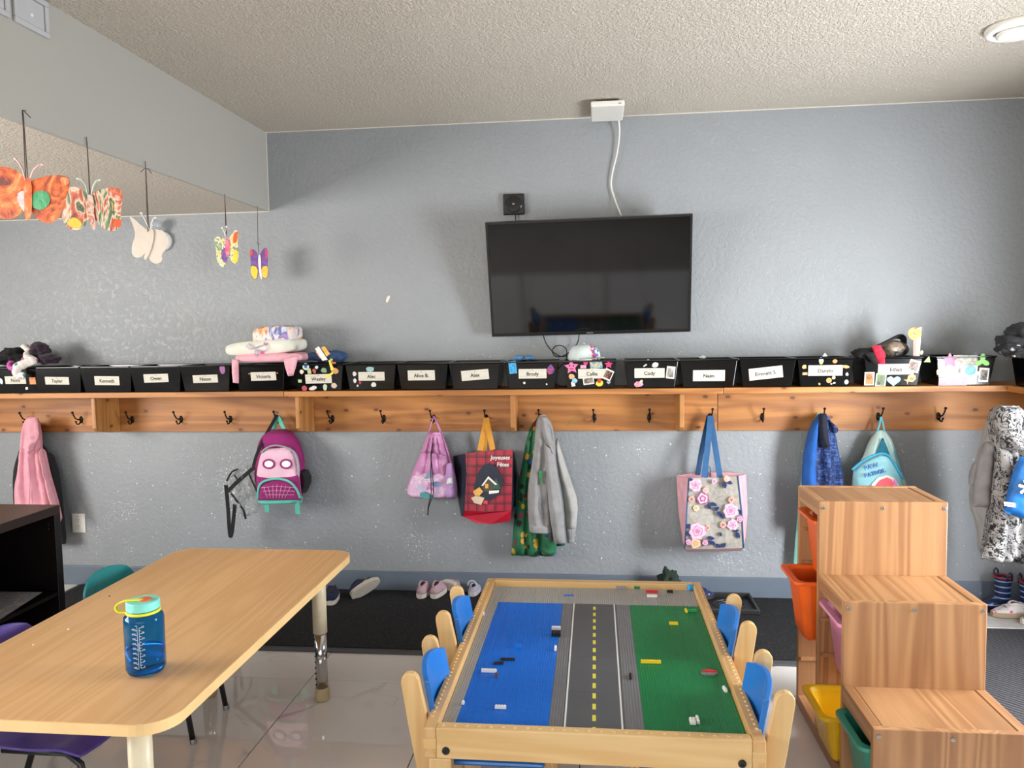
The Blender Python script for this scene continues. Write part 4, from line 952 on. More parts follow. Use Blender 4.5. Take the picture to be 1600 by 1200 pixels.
# clear plastic bag
_c = NT('clear_vinyl'); _v = _c.coord('Object'); _n = _c.noise(_v, 13, 3, .6, 1.2)
_c.p(Base_Color=lin('#b4b9ba'), Roughness=.1, Alpha=_c.ramp(_n, [(.3, (.35, .35, .35)), (.5, (.55, .55, .55)), (.6, (.9, .9, .9)), (.7, (.5, .5, .5))])); _c.bump(_n, .8, .03); CLR = _c.m  # alpha noise draws highlights of the crumpled vinyl into its opacity
t = hang('clear_bag', 'crumpled clear plastic bag with black straps beside backpack', 'bag', 380, 735, -.14)
MB().drape([(384, 727), (368, 735), (354, 752), (357, 766), (367, 790), (382, 806)], [(392, 727), (397, 740), (402, 765), (409, 788), (404, 802), (392, 806)], -.15, .08, 26, 30, [(2, .012, .1), (4, .008, .4)], .016, 6).build('pouch', CLR, t, smooth=True)
for pts, w in (([(357, 766, -.2), (372, 752, -.205), (388, 738, -.2), (398, 730, -.2)], .022), ([(356, 764, -.195), (368, 780, -.2), (380, 797, -.195), (384, 811, -.19)], .012), ([(388, 738, -.2), (398, 760, -.2), (410, 787, -.19)], .010), ([(354, 752, -.19), (362, 738, -.19), (372, 733, -.19)], .010), ([(366, 742, -.205), (374, 752, -.21), (382, 744, -.21)], .008), ([(353, 758, -.185), (356, 790, -.17), (359, 833, -.165), (362, 834, -.165), (366, 800, -.17), (367, 788, -.18)], .022)):
    strap(pts, w, .003, 'strap', BLK, t)
# pink drawstring bag
PKS = patterned('satin_pink', '#c07fae', ['#c78ab6', '#b878a6'], 8, .3, .4)
SCALE = NT('scale_print'); v = SCALE.coord('Object'); vo = SCALE.n('TexVoronoi', {'feature': 'DISTANCE_TO_EDGE'}, Vector=v, Scale=42.)
gz = SCALE.n('SeparateXYZ', Vector=v)
SCALE.p(Base_Color=SCALE.mix(SCALE.ramp(gz.outputs[2], [(.0, (0, 0, 0)), (.01, (0, 0, 0))]), SCALE.mix(SCALE.ramp(vo.outputs[0], [(.03, (1, 1, 1)), (.07, (0, 0, 0))]), SCALE.ramp(SCALE.noise(v, 14, 2), [(.4, '#dcc0d4'), (.6, '#d0a4c8'), (.7, '#8ab0c0')]), lin('#b898b0')), lin('#c07fae')), Roughness=.55)
t = hang('drawstring_bag', 'pink drawstring bag with fish-scale print and black cords', 'bag', 678, 655, -.12)
MB().drape([(670, 674), (662, 695), (653, 718), (642, 743), (634, 768), (642, 778)], [(689, 675), (697, 693), (707, 720), (713, 747), (716, 770), (713, 779)], -.09, .12, 30, 40, [(3, .006, .1), (6, .004, .4)], .005, 2, .1, .08).build('body', PKS, t, smooth=True)
MB().drape([(647, 737), (640, 752), (634.5, 768), (642, 777.5)], [(707, 734), (712, 747), (715, 765), (711, 778)], -.102, .115, 24, 18, [(2, .003, .3)], .002, 2, .12, .1).build('printed_panel', SCALE.m, t, smooth=True)
MB().drape([(670, 676), (667, 690), (658, 708)], [(689, 676), (692, 690), (697, 712)], -.14, .07, 26, 14, [(4, .009, .2)], .006, 9, .2, .2).build('gathered_neck', PKS, t, smooth=True)
MB().drape([(698, 725), (696, 745), (697, 778)], [(706, 722), (712, 748), (714, 778)], -.15, .04, 10, 16, [(1, .004, 0)], wtop=.1).build('side_pocket', fab('#a983b4'), t, smooth=True)
MB().drape([(700, 747), (697, 757)], [(706, 746), (708, 756)], -.17, .03, 10, 8, [(1, .004, 0)]).build('tissue_pack', fab('#cfd2d2'), t, smooth=True)
fp([(663, 747), (668, 739), (676, 737), (674, 743), (668, 748)], -.171, 'tail_print', smat('#6f94a8'), t, .012); fp([(674, 754), (682, 752), (690, 758), (682, 761), (675, 759)], -.171, 'tail_print', smat('#6f7fa8'), t, .012)
fp([(656, 770), (664, 768), (680, 777), (664, 779), (656, 776)], -.166, 'tail_print', smat('#4a8a90'), t, .012)
for e in (670.5, 688.5):
    MB().tube([at(678, 650, -.075), at((678 + e) / 2, 661, -.085), at(e, 675, -.1)], .008, 8, flat=.5).build('strap', PKS, t, smooth=True)
    MB().tube([at(e, 675, -.1), at(e + (e - 679) * .9, 700, -.12), at(e + (e - 679) * 2.2, 735, -.12)], .006, 8).build('side_cord', PKS, t, smooth=True)
for off in (0, 3):
    MB().tube([at(676, 693, -.19), at(674 - off * .3, 710, -.19), at(673 + off, 740, -.19), at(674 + off * 1.2, 770, -.175), at(669 + off * .3, 792, -.14), at(668.5, 804, -.12)], .0028, 6).build('black_cord', BLK, t, smooth=True)
MB().blob(at(668.5, 803, -.12), (.004, .004, .009), 0, 0, 1, 2).build('cord_end', BLK, t, smooth=True)
# red gift bag
PL_ = NT('tartan'); v = PL_.coord('Object'); sx = PL_.n('SeparateXYZ', Vector=v)
def band(sock, freq, w): 
    fr = PL_.math('FRACT', PL_.math('ADD', PL_.math('MULTIPLY', sock, freq), 10.0)); return PL_.math('LESS_THAN', fr, w)
colr = PL_.mix(PL_.math('MULTIPLY', band(sx.outputs[0], 20, .3), .45), lin('#9a1a30'), lin('#3a1420'))
colr = PL_.mix(PL_.math('MULTIPLY', band(sx.outputs[2], 20, .3), .45), colr, lin('#3a1420'))
colr = PL_.mix(PL_.math('MULTIPLY', PL_.math('MAXIMUM', band(sx.outputs[0], 20, .07), band(sx.outputs[2], 20, .07)), .85), colr, lin('#15131a'))
PL_.p(Base_Color=colr, Roughness=.5); PL_ = PL_.m
NAVY = plain('navy_vinyl', '#1d2130', .5, .1); REDB = plain('red_vinyl', '#a8122c', .42, .08)
t = hang('gift_bag', 'red tartan gift bag with gold handles and white lettering', 'bag', 760, 655, -.12)
def solid(fr, bk_, name, mat, par): # front quad px@Y, back quad px@Y -> prism like bag piece
    F = [at(x, y, Y) for x, y, Y in fr]; B = [at(x, y, Y) for x, y, Y in bk_]
    n = len(F); m = MB(); m.v = [tuple(p) for p in F + B]
    m.f = [tuple(range(n)), tuple(reversed(range(n, 2 * n)))] + [(i, n + i, n + (i + 1) % n, (i + 1) % n) for i in range(n)]
    return m.build(name, mat, par, fix=True)
solid([(727, 709, -.19), (764, 704, -.20), (801, 702.5, -.19), (800, 760, -.22), (799, 798, -.22), (763, 800, -.235), (726, 798, -.22), (729, 740, -.21)], [(727, 709, -.186), (764, 704, -.196), (801, 702.5, -.186), (800, 760, -.216), (799, 798, -.216), (763, 800, -.231), (726, 798, -.216), (729, 740, -.206)], 'front_panel', PL_, t)
solid([(726, 798, -.22), (763, 800, -.235), (799, 798, -.22), (797, 814, -.20), (767, 819, -.21), (743, 817, -.21), (723, 807, -.2)], [(727, 798, -.05), (763, 800, -.04), (799, 798, -.05), (797, 812, -.06), (767, 815, -.06), (743, 813, -.06), (724, 806, -.06)], 'base', REDB, t)
solid([(708, 713, -.04), (726, 709, -.19), (729, 740, -.21), (726, 798, -.22), (722, 807, -.2), (720, 806, -.1), (716, 782, -.05)], [(711, 713, -.04), (728, 709, -.18), (731, 740, -.2), (728, 798, -.21), (724, 806, -.19), (722, 805, -.1), (719, 782, -.05)], 'gusset', NAVY, t)
solid([(801, 702.5, -.19), (804, 710, -.04), (811, 747, -.04), (806, 790, -.05), (799, 798, -.21), (800, 760, -.215)], [(800, 704, -.17), (802, 710, -.04), (808, 747, -.04), (803, 790, -.05), (797, 798, -.18), (798, 760, -.18)], 'gusset', NAVY, t)
solid([(727, 709, -.045), (801, 703, -.045), (799, 798, -.05), (726, 798, -.05)], [(727, 709, -.041), (801, 703, -.041), (799, 798, -.046), (726, 798, -.046)], 'back_panel', NAVY, t)
# printed picture: dark tree shape, small house, presents
fpb = lambda pts, Y, nm, mt: fp(pts, Y, nm, mt, t, .003)
fpb([(765, 723), (778, 732), (787, 750), (781, 772), (765, 783), (748, 779), (740, 762), (746, 740), (755, 727)], -.2385, 'night_print', NAVY)
fpb([(753, 758), (763, 746), (775, 757), (768, 768), (757, 768)], -.2405, 'house_print', plain('print_brown', '#4a4038', .6))
fpb([(752, 759), (763, 744), (777, 757), (774, 758), (763, 748), (755, 759)], -.2425, 'snow_roof', M_PAPER)
fpb([(775, 746), (783, 764), (768, 764)], -.2412, 'tree_print', smat('#2f4f40'))
fpb([(758, 756), (763, 756), (763, 763), (758, 763)], -.2425, 'lit_window_print', smat('#d8a03c'))
fpb([(764, 767), (780, 766), (779, 770), (764, 772)], -.2425, 'snow_print', M_PAPER)
fpb([(739, 768), (749, 761), (755, 768), (748, 776), (742, 774)], -.2425, 'present_print', smat('#d0a050'))
fpb([(736, 778), (745, 774), (757, 778), (752, 789), (741, 786)], -.2425, 'present_print', smat('#c8b49a'))
fpb([(756, 782), (762, 782), (762, 788), (755, 787)], -.2425, 'present_print', smat('#c83a4a'))
for body, px, py in (('Joyeuses', 782, 715), ('Fêtes', 786, 726)):
    c0 = at(px, py, -.212)
    text_on('lettering', body, .030 if px == 782 else .031, lambda x, y, z: (c0.x + x + y * .12, c0.y - z - .0035 + .02 * abs(x) * 0, c0.z + y), M_PAPER, t, tuple(t.location), .0005, 'CENTER', .0005)
GOLD = fab('#cf9236')
strap([(760, 653, -.08), (756, 675, -.12), (750, 704, -.185)], .03, .004, 'handle', GOLD, t); strap([(760, 653, -.085), (764, 675, -.13), (770, 703, -.19)], .03, .004, 'handle', GOLD, t)
strap([(760, 653, -.075), (758, 680, -.06), (757, 706, -.045)], .028, .004, 'handle', GOLD, t)
# green patterned raincoat
GRN = patterned('creature_print', '#1f6a44', ['#c99a2e', '#2f6a9a', '#1f6a44', '#16201c', '#c99a2e', '#7a2a44', '#c99a2e', '#16201c'], 24, .40, .6)
t = hang('raincoat', 'green patterned child raincoat behind the grey hoodie', 'coat', 842, 655, -.1)
MB().drape([(840, 652), (832, 662), (825, 676), (820, 701), (811, 751), (803, 813), (799, 868)], [(846, 652), (850, 680), (856, 720), (860, 770), (865, 820), (866, 869)], -.085, .08, 34, 50, [(3, .014, .1), (6, .006, .3)], .008, 3).build('body', GRN, t, smooth=True)
MB().drape([(848, 760), (847, 810), (846, 866)], [(868, 760), (872, 810), (869, 868)], -.12, .07, 14, 28, [(1, .006, 0)], .006, 5).build('sleeve', GRN, t, smooth=True)
MB().drape([(862, 800), (866, 830), (870, 854)], [(880, 800), (883, 830), (883, 852)], -.06, .05, 10, 16, [(1, .006, .3)]).build('sleeve', fab('#1f5a58'), t, smooth=True)
# grey hoodie
GRY = fab('#8e8c8d', var=.14, bump=.35); GRYL = fab('#a19f9c', var=.12)
t = hang('hoodie', 'grey zip hoodie with green emblem hanging over green raincoat', 'hoodie', 846, 655, -.14)
MB().drape([(843, 648), (837, 660), (835, 699), (830, 730), (824, 765), (825, 807), (827, 830)], [(852, 648), (862, 661), (863, 692), (862, 730), (860, 780), (862, 832)], -.16, .09, 26, 46, [(1.5, .010, .1)], .006, 2).build('body', GRY, t, smooth=True)
MB().drape([(846, 650), (846, 670), (851, 690), (862, 706)], [(853, 650), (863, 661), (867, 690), (868, 712)], -.195, .06, 14, 26, [(1.2, .010, .2)], .005, 7).build('hood', GRY, t, smooth=True)
MB().drape([(850, 690), (853, 740), (858, 800), (866, 850)], [(866, 700), (871, 740), (879, 785), (884, 849)], -.2, .07, 14, 34, [(1.2, .006, .3)], .006, 8).build('sleeve', GRY, t, smooth=True)
MB().drape([(868, 690), (870, 728), (880, 776), (884, 827)], [(871, 684), (883, 722), (893, 753), (904, 785), (900, 826)], -.12, .08, 14, 34, [(1, .006, .3)], .005, 9).build('sleeve', GRYL, t, smooth=True)
MB().drape([(884, 824), (886, 849)], [(900, 824), (897, 849)], -.12, .055, 12, 10, [(4, .002, 0)], .002, 4).build('cuff', GRY, t, smooth=True)
MB().drape([(826, 818), (827, 831)], [(861, 820), (862, 833)], -.175, .085, 20, 8, [(7, .0015, 0)], .001, 4).build('hem', GRY, t, smooth=True)
fp([(842, 736), (847, 735), (848, 744), (845, 752), (843, 748)], -.219, 'emblem', smat('#2f7a48'), t, .01); fp([(845, 749), (848, 753), (846, 758), (844, 754)], -.219, 'emblem', smat('#2f7a48'), t, .01)
MB().tube([at(845, 778, -.213), at(847, 792, -.216), at(850, 805, -.21)], .002, 6).build('pocket_seam', fab('#5c5a5c'), t)
# floral tote
FLO = NT('rose_print'); v = FLO.coord('Object'); nz = FLO.n('TexNoise', Vector=v, Scale=30., Detail=2.)
dv = FLO.n('VectorMath', {'operation': 'ADD'}); sc_ = FLO.n('VectorMath', {'operation': 'SCALE'}, _0=nz.outputs[1]); sc_.inputs['Scale'].default_value = .018; FLO.set(dv.inputs[0], v); FLO.set(dv.inputs[1], sc_.outputs[0])
FLO.p(Base_Color=FLO.ramp(FLO.noise(v, 50, 2), [(.3, '#8d8880'), (.7, '#a8a29a')]), Roughness=.32); FLO = FLO.m
TBL = fab('#2f5a86'); TPK = fab('#d9a3ac')
t = hang('tote_bag', 'grey floral tote bag with pink sides and blue handles', 'bag', 1109, 655, -.12)
solid([(1076, 747, -.19), (1115, 746, -.2), (1153, 744, -.19), (1159, 800, -.22), (1162, 856, -.2), (1116, 858, -.21), (1070, 858, -.2), (1073, 800, -.22)], [(1076, 747, -.186), (1115, 746, -.196), (1153, 744, -.186), (1159, 800, -.216), (1162, 856, -.196), (1116, 858, -.206), (1070, 858, -.196), (1073, 800, -.216)], 'front_panel', FLO, t)
solid([(1057, 744, -.06), (1076, 747, -.19), (1073, 800, -.215), (1070, 858, -.2), (1067, 846, -.08), (1060, 800, -.05)], [(1059, 744, -.06), (1078, 747, -.185), (1075, 800, -.21), (1072, 857, -.19), (1070, 845, -.08), (1063, 800, -.05)], 'gusset', TPK, t)
solid([(1153, 744, -.19), (1166, 741, -.06), (1168, 800, -.05), (1166, 830, -.06), (1162, 856, -.2), (1159, 800, -.215)], [(1151, 744, -.185), (1164, 741, -.06), (1166, 800, -.05), (1164, 830, -.06), (1160, 856, -.19), (1157, 800, -.21)], 'gusset', TPK, t)
solid([(1057, 743, -.06), (1090, 738, -.045), (1140, 738, -.045), (1166, 741, -.06), (1166, 840, -.05), (1066, 846, -.05)], [(1057, 743, -.056), (1090, 738, -.041), (1140, 738, -.041), (1166, 741, -.056), (1166, 840, -.046), (1066, 846, -.046)], 'back_panel', TPK, t)
solid([(1070, 858, -.2), (1162, 856, -.2), (1158, 861, -.15), (1073, 862, -.15)], [(1070, 852, -.06), (1162, 850, -.06), (1158, 855, -.06), (1073, 856, -.06)], 'base', TPK, t)
for pts in ([(1076, 747, -.192), (1073, 800, -.222), (1070, 858, -.202)], [(1153, 744, -.192), (1159, 800, -.222), (1162, 856, -.202)]):
    MB().tube([at(*p) for p in pts], .0035, 6).build('binding', TBL, t, smooth=True)
strap([(1108, 650, -.08), (1098, 695, -.075), (1090, 742, -.06)], .027, .004, 'handle', fab('#274a72'), t)
strap([(1110, 650, -.085), (1106, 695, -.14), (1100, 746, -.198)], .03, .004, 'handle', TBL, t)
strap([(1110, 650, -.08), (1117, 695, -.13), (1125, 746, -.198)], .03, .004, 'handle', TBL, t)
MB().tube([at(1105, 746, -.05), at(1106, 732, -.06), at(1108, 728, -.06), at(1110, 733, -.06), at(1110, 746, -.05)], .003, 6).build('loop', TBL, t)
def petal_flower(cx, cy, r, col, col2, Y=-.2225, parent=None):
    ph = random.uniform(0, 6)
    def ring(k, lob, am): return [(cx + r * k * (1 + am * math.cos(lob * a + ph * k * 3) + .05 * math.sin(3 * a + ph)) * math.cos(a), cy + r * k * (1 + am * math.cos(lob * a + ph * k * 3) + .05 * math.sin(3 * a + ph)) * math.sin(a)) for a in [2 * PI * i / 40 for i in range(40)]]
    o = fp(ring(1, 7, .09), Y, 'flower_print', col, parent, .006)
    for k, (rr, mt) in enumerate(((.8, smat('#dcbccb')), (.62, col2), (.5, col), (.3, col2))):
        MB().prism(ring(rr, 5, .1), lambda p, q, d: at(p, q, Y - .0006 * (k + 1) + d), 0, .0006).build('petals', mt, o, fix=True, org=tuple(parent.location))
ROSE, ROSE2, PLUM, PEACH, LEAF = smat('#d4a9c0'), smat('#b9789c'), smat('#9a4a7c'), smat('#d2a070'), smat('#22325e')
def leafp(cx, cy, l, w, ang):
    out = rot2([(-l / 2, 0), (-l * .2, w / 2), (l * .2, w * .42), (l / 2, 0), (l * .2, -w * .42), (-l * .2, -w / 2)], ang)
    fp([(cx + x, cy + y) for x, y in out], -.2215, 'leaf_print', LEAF, t, .006)
for a in ((1132, 758, 12, 7, 70), (1140, 754, 10, 6, 20), (1115, 788, 12, 6, 20), (1108, 792, 10, 6, 40), (1120, 795, 10, 6, -40), (1124, 803, 11, 6, 50), (1129, 807, 10, 5, 60), (1155, 800, 10, 6, 60), (1111, 841, 12, 6, 10), (1113, 848, 12, 6, 25), (1122, 853, 10, 6, 30), (1131, 852, 10, 6, -50), (1153, 836, 12, 6, 60), (1150, 829, 10, 5, 0), (1075, 822, 10, 7, -40), (1076, 834, 10, 7, 20), (1080, 750, 8, 5, 50), (1126, 835, 7, 4, 80)): leafp(*a)
for a in ((1087, 758, 10, ROSE, ROSE2), (1098, 779, 9.5, PLUM, ROSE), (1081, 780, 5, PEACH, PLUM), (1103, 766, 5, PEACH, ROSE), (1088, 794, 5, smat('#d8c08a'), PEACH), (1142, 798, 11.5, ROSE, ROSE2), (1145, 820, 8.5, ROSE, ROSE2), (1130, 820, 5, PEACH, PLUM), (1156, 811, 5.5, PLUM, ROSE), (1090, 830, 13, ROSE, ROSE2), (1087, 849, 8, smat('#c0a06a'), PEACH), (1102, 848, 5, PLUM, ROSE), (1106, 825, 4, PEACH, PLUM), (1143, 781, 5, PEACH, PLUM), (1076, 847, 5, PLUM, ROSE), (1136, 748, 5, PEACH, ROSE), (1116, 752, 4, ROSE, PLUM)): petal_flower(*a, parent=t)
# blue jacket with navy lining
BLU = fab('#1a55a0'); 
DEN = NT('navy_check'); v = DEN.coord('Object'); DEN.p(Base_Color=DEN.ramp(DEN.math('ADD', DEN.math('MULTIPLY', DEN.noise(DEN.coord('Object', (1, 1, .12)), 95, 2), .5), DEN.math('MULTIPLY', DEN.noise(DEN.coord('Object', (.12, 1, 1)), 95, 2), .5)), [(.42, '#131c3c'), (.52, '#22386e'), (.6, '#3f5f96')]), Roughness=.85); DEN = DEN.m
t = hang('jacket', 'blue jacket with dark check side, hanging above wooden steps', 'jacket', 1284, 655, -.12)
MB().drape([(1279, 647), (1267, 665), (1260, 690), (1255, 720), (1253, 755), (1252, 830)], [(1290, 646), (1300, 661), (1305, 676), (1309, 702), (1317, 732), (1319, 757), (1321, 830)], -.1, .1, 34, 50, [(2.5, .012, .1)], .007, 3).build('body', DEN, t, smooth=True)
MB().drape([(1276, 652), (1266, 668), (1259, 692), (1254.5, 720), (1252.5, 755), (1251.5, 828)], [(1280, 650), (1277, 668), (1276, 692), (1273, 720), (1275, 755), (1276, 828)], -.135, .09, 16, 40, [(1, .006, 0)], .005, 6).build('sleeve', BLU, t, smooth=True)
MB().drape([(1281, 646), (1277, 665), (1280, 690), (1287, 702)], [(1291, 646), (1293, 665), (1296, 690), (1297, 697)], -.165, .05, 12, 26, [(1, .006, .2)], .005, 6).build('hood', fab('#16182a'), t, smooth=True)
MB().drape([(1293, 655), (1298, 664), (1302, 676)], [(1299, 659), (1312, 671), (1306, 677)], -.15, .03, 10, 12, []).build('collar', DEN, t, smooth=True)
t = hang('jacket', 'mint green jacket mostly hidden behind the blue jacket', 'jacket', 1278, 652, -.06)
MB().drape([(1278, 645), (1268, 662), (1262, 685), (1252, 740), (1243, 835), (1240, 884)], [(1288, 645), (1290, 662), (1295, 690), (1297, 740), (1298, 835), (1298, 884)], -.06, .05, 20, 40, [(2, .006, 0)]).build('body', fab('#7fbfae'), t, smooth=True)
# light blue bag with lettering
AQ = fab('#8fc4cc'); AQD = fab('#3aa0c8'); TEAL = fab('#1f6f86')
t = hang('drawstring_bag', 'light blue lettered child bag hanging above the wooden steps', 'bag', 1375, 655, -.12)
MB().drape([(1371, 672), (1362, 684), (1355, 697), (1348, 717), (1334, 734), (1330, 757), (1332, 810)], [(1382, 672), (1390, 682), (1396, 694), (1403, 722), (1411, 742), (1417, 756), (1414, 810)], -.09, .1, 30, 40, [(3, .01, .1)], .005, 3, .12).build('body', fab('#b6d2cc'), t, smooth=True)
MB().drape([(1378.5, 684), (1373, 698), (1369, 710)], [(1379.5, 684), (1386, 698), (1392, 716)], -.145, .02, 10, 12, [], wtop=.02).build('opening', TEAL, t, smooth=True)
MB().drape([(1374, 708), (1350, 719), (1331, 733), (1336, 760), (1340, 800)], [(1375, 708), (1389, 712), (1399, 727), (1410, 747), (1410, 800)], -.165, .1, 26, 26, [(1, .006, .1)], .003, 5, .15).build('front_flap', AQ, t, smooth=True)
MB().tube(crv([at(x, y, Y) for x, y, Y in ((1331, 734, -.19), (1350, 719, -.2), (1374, 709, -.205), (1388, 712, -.205), (1399, 727, -.2), (1411, 748, -.19))]), .006, 8).build('piping', AQD, t, smooth=True)
for w, px, py, sz in (('PAW', 1361, 729, .032), ('PATROL', 1367, 739.5, .029)):
    c0 = at(px, py, -.2285); cs, sn = math.cos(R(17)), math.sin(R(17))
    text_on('lettering', w, sz, lambda x, y, z: (c0.x + x * cs - y * sn, c0.y - z, c0.z + x * sn + y * cs), plain('lettering_blue', '#3f72b8', .6, 0), t, tuple(t.location), .004)
fp([(1362, 757), (1372, 746), (1386, 742), (1396, 746), (1404, 757), (1404, 775), (1362, 775)], -.2255, 'arch_print', M_PAPER, t, .008)
fp([(1368, 758), (1375, 750), (1386, 746), (1393, 749), (1398, 758), (1398, 774), (1368, 774)], -.2275, 'red_print', smat('#e0485a'), t, .004)
fp([(1396, 748), (1402, 755), (1404, 766), (1396, 766)], -.2285, 'pink_print', smat('#d86aa8'), t, .004)
for e in (1371, 1382):
    MB().tube([at(1376.5, 651, -.085), at((1376.5 + e) / 2 + .5, 662, -.09), at(e, 674, -.1)], .005, 8).build('strap', fab('#5fb0c0'), t, smooth=True)
MB().tube([at(1395, 695, -.12), at(1402, 718, -.13), at(1408, 738, -.14)], .003, 6).build('side_cord', fab('#5fb0c0'), t)
# printed jacket and grey jacket on the side wall
LEO = NT('ink_flower_print'); v = LEO.coord('Object'); vo = LEO.n('TexVoronoi', {'feature': 'DISTANCE_TO_EDGE'}, Vector=v, Scale=17.)
nz = LEO.noise(v, 38, 4, .65, 1.2)
def _ring(n_, c_, w_): return LEO.ramp(LEO.n('Math', {'operation': 'ABSOLUTE'}, _0=LEO.math('SUBTRACT', n_, c_)).outputs[0], [(w_ * .6, (1, 1, 1)), (w_, (0, 0, 0))])
n2 = LEO.noise(v, 15, 3, .6, 1.0)
ink = LEO.math('MAXIMUM', LEO.math('MAXIMUM', _ring(n2, .5, .022), _ring(n2, .6, .02)), LEO.ramp(nz, [(.545, (0, 0, 0)), (.575, (1, 1, 1))]))
LEO.p(Base_Color=LEO.mix(ink, LEO.ramp(LEO.noise(v, 10, 2), [(.4, '#8f8d8c'), (.6, '#a5a3a1')]), lin('#19191b')), Roughness=.85); LEO = LEO.m
t = hang('jacket', 'pale grey jacket hanging beside the black ink print jacket', 'jacket', 1556, 655, -.45)
MB().drape([(1550, 650), (1541, 680), (1530, 713), (1522, 745), (1515, 785), (1530, 823), (1533, 868)], [(1560, 650), (1562, 680), (1562, 713), (1560, 745), (1560, 785), (1560, 823), (1556, 878)], -.4, .14, 20, 40, [(1.5, .01, .1)], .006, 4).build('body', GRYL, t, smooth=True)
MB().drape([(1540, 690), (1530, 715), (1522, 760), (1521, 792)], [(1552, 690), (1551, 725), (1550, 765), (1548, 793)], -.5, .08, 12, 26, [(1, .005, 0)], .005, 5).build('sleeve', GRY, t, smooth=True)
MB().drape([(1523, 722), (1514, 742), (1515, 759)], [(1532, 722), (1528, 745), (1525, 757)], -.45, .05, 8, 12, []).build('cuff', GRY, t, smooth=True)
t = hang('jacket', 'grey jacket with black ink flower print at right edge', 'jacket', 1575, 645, -.5)
MB().drape([(1562, 633), (1550, 645), (1547, 673), (1557, 705), (1553, 753), (1546, 800), (1536, 860), (1533, 874)], [(1590, 634), (1606, 650), (1612, 690), (1620, 740), (1626, 800), (1632, 850), (1630, 882)], -.55, .2, 36, 54, [(2.5, .02, .1), (5, .008, .4)], .01, 6).build('body', LEO, t, smooth=True)
MB().drape([(1562, 634), (1553, 650), (1556, 675), (1566, 700)], [(1592, 634), (1604, 652), (1606, 680), (1600, 705)], -.64, .1, 18, 26, [(1.2, .012, .2)], .008, 8).build('hood', LEO, t, smooth=True)
MB().drape([(1560, 700), (1552, 760), (1548, 830), (1533, 872)], [(1580, 705), (1578, 760), (1574, 830), (1566, 880)], -.64, .09, 16, 34, [(1, .008, .1)], .008, 9).build('sleeve', LEO, t, smooth=True)
t = hang('shopping_bag', 'bright blue shopping bag with white tag at right edge', 'bag', 1600, 720, -.75)
MB().drape([(1594, 714), (1580, 748), (1573, 776), (1568, 800)], [(1650, 712), (1655, 750), (1655, 790), (1640, 826)], -.8, .1, 22, 26, [(2, .006, .1)], .005, 3, .1, .1).build('body', plain('blue_poly', '#1768b4', .5, .1), t, smooth=True)
fp([(1569, 784), (1586, 786), (1587, 793), (1569, 790)], -.845, 'tag', M_PAPER, t, .012)
c0 = at(1578, 788.3, -.846)
text_on('lettering', 'Walm', .016, lambda x, y, z: (c0.x + x, c0.y - z, c0.z + y), smat('#1a4f90'), t, tuple(t.location), .0006)
for k in range(6):
    a = k * PI / 3 + .3; fp([(1604 + math.cos(a) * 4 + x, 762 + math.sin(a) * 4 + y) for x, y in rot2([(0, -1.6), (8, -2.4), (9, 0), (8, 2.4), (0, 1.6)], math.degrees(a))], -.862, 'spark_ray', smat('#e6b23a'), t, .012)

# ================================================================== LEFT ACTIVITY TABLE
TX0, TX1, TY0, TY1, TZ = -1.785, -1.012, -2.64, -1.195, .59
t = thing('activity_table', 'maple laminate classroom table with adjustable legs at left', 'table', ((TX0 + TX1) / 2, (TY0 + TY1) / 2, 0))
def rrect(x0, x1, y0, y1, r, n=8):
    out = []
    for cx, cy, a0 in ((x1 - r, y1 - r, 0), (x0 + r, y1 - r, 90), (x0 + r, y0 + r, 180), (x1 - r, y0 + r, 270)):
        for k in range(n + 1): a = R(a0 + 90 * k / n); out.append((cx + r * math.cos(a), cy + r * math.sin(a)))
    return out
MB().prism(rrect(TX0 + .003, TX1 - .003, TY0 + .003, TY1 - .003, .087), lambda p, q, d: (p, q, d), TZ - .027, TZ).build('tabletop', M_MAPLE, t, fix=True, bevel=.001)
ro, ri = rrect(TX0, TX1, TY0, TY1, .09), rrect(TX0 + .0035, TX1 - .0035, TY0 + .0035, TY1 - .0035, .0865)
n = len(ro); m = MB(); m.v = [(x, y, TZ - .0285) for x, y in ro] + [(x, y, TZ - .0008) for x, y in ro] + [(x, y, TZ - .0008) for x, y in ri] + [(x, y, TZ - .0285) for x, y in ri]
for i in range(n):
    j = (i + 1) % n
    for k in range(4): m.f.append((k * n + i, k * n + j, ((k + 1) % 4) * n + j, ((k + 1) % 4) * n + i))
m.build('edge_band', M_EDGE, t, fix=True)
LEGX = (-1.615, -1.128)
for lx in LEGX:
    for ly in (-1.325, -2.56):
        lg = MB().lathe([(.0285, .285), (.0285, TZ - .03)], (lx, ly, 0), 24).build('leg', M_CREAM, t, smooth=False)
        tl = tuple(t.location)
        for p in lg.data.polygons: p.use_smooth = len(p.vertices) == 4
        lo_ = MB().lathe([(.0245, .04), (.0245, .29)], (lx, ly, 0), 24).build('lower_tube', M_CHROME, lg, org=tl)
        for p in lo_.data.polygons: p.use_smooth = len(p.vertices) == 4
        MB().lathe([(.026, .0015), (.0295, .006), (.0295, .05), (.027, .055)], (lx, ly, 0), 24).build('foot', plain('tan_rubber', '#b09c74', .55, .05), lg, org=tl)
        m = MB()
        for k in range(9): m.lathe([(.004, -.0006), (.004, .0006)], (lx - .0175, ly - .0172, .07 + k * .024), 8, 'Y')
        m.build('adjustment_holes', M_BLACK, lg, org=tl)
MB().box(TX0 + .06, TX1 - .06, -1.345, -1.305, TZ - .04, TZ - .028).box(TX0 + .06, TX1 - .06, -2.58, -2.54, TZ - .04, TZ - .028).build('underframe', M_STEEL, t)
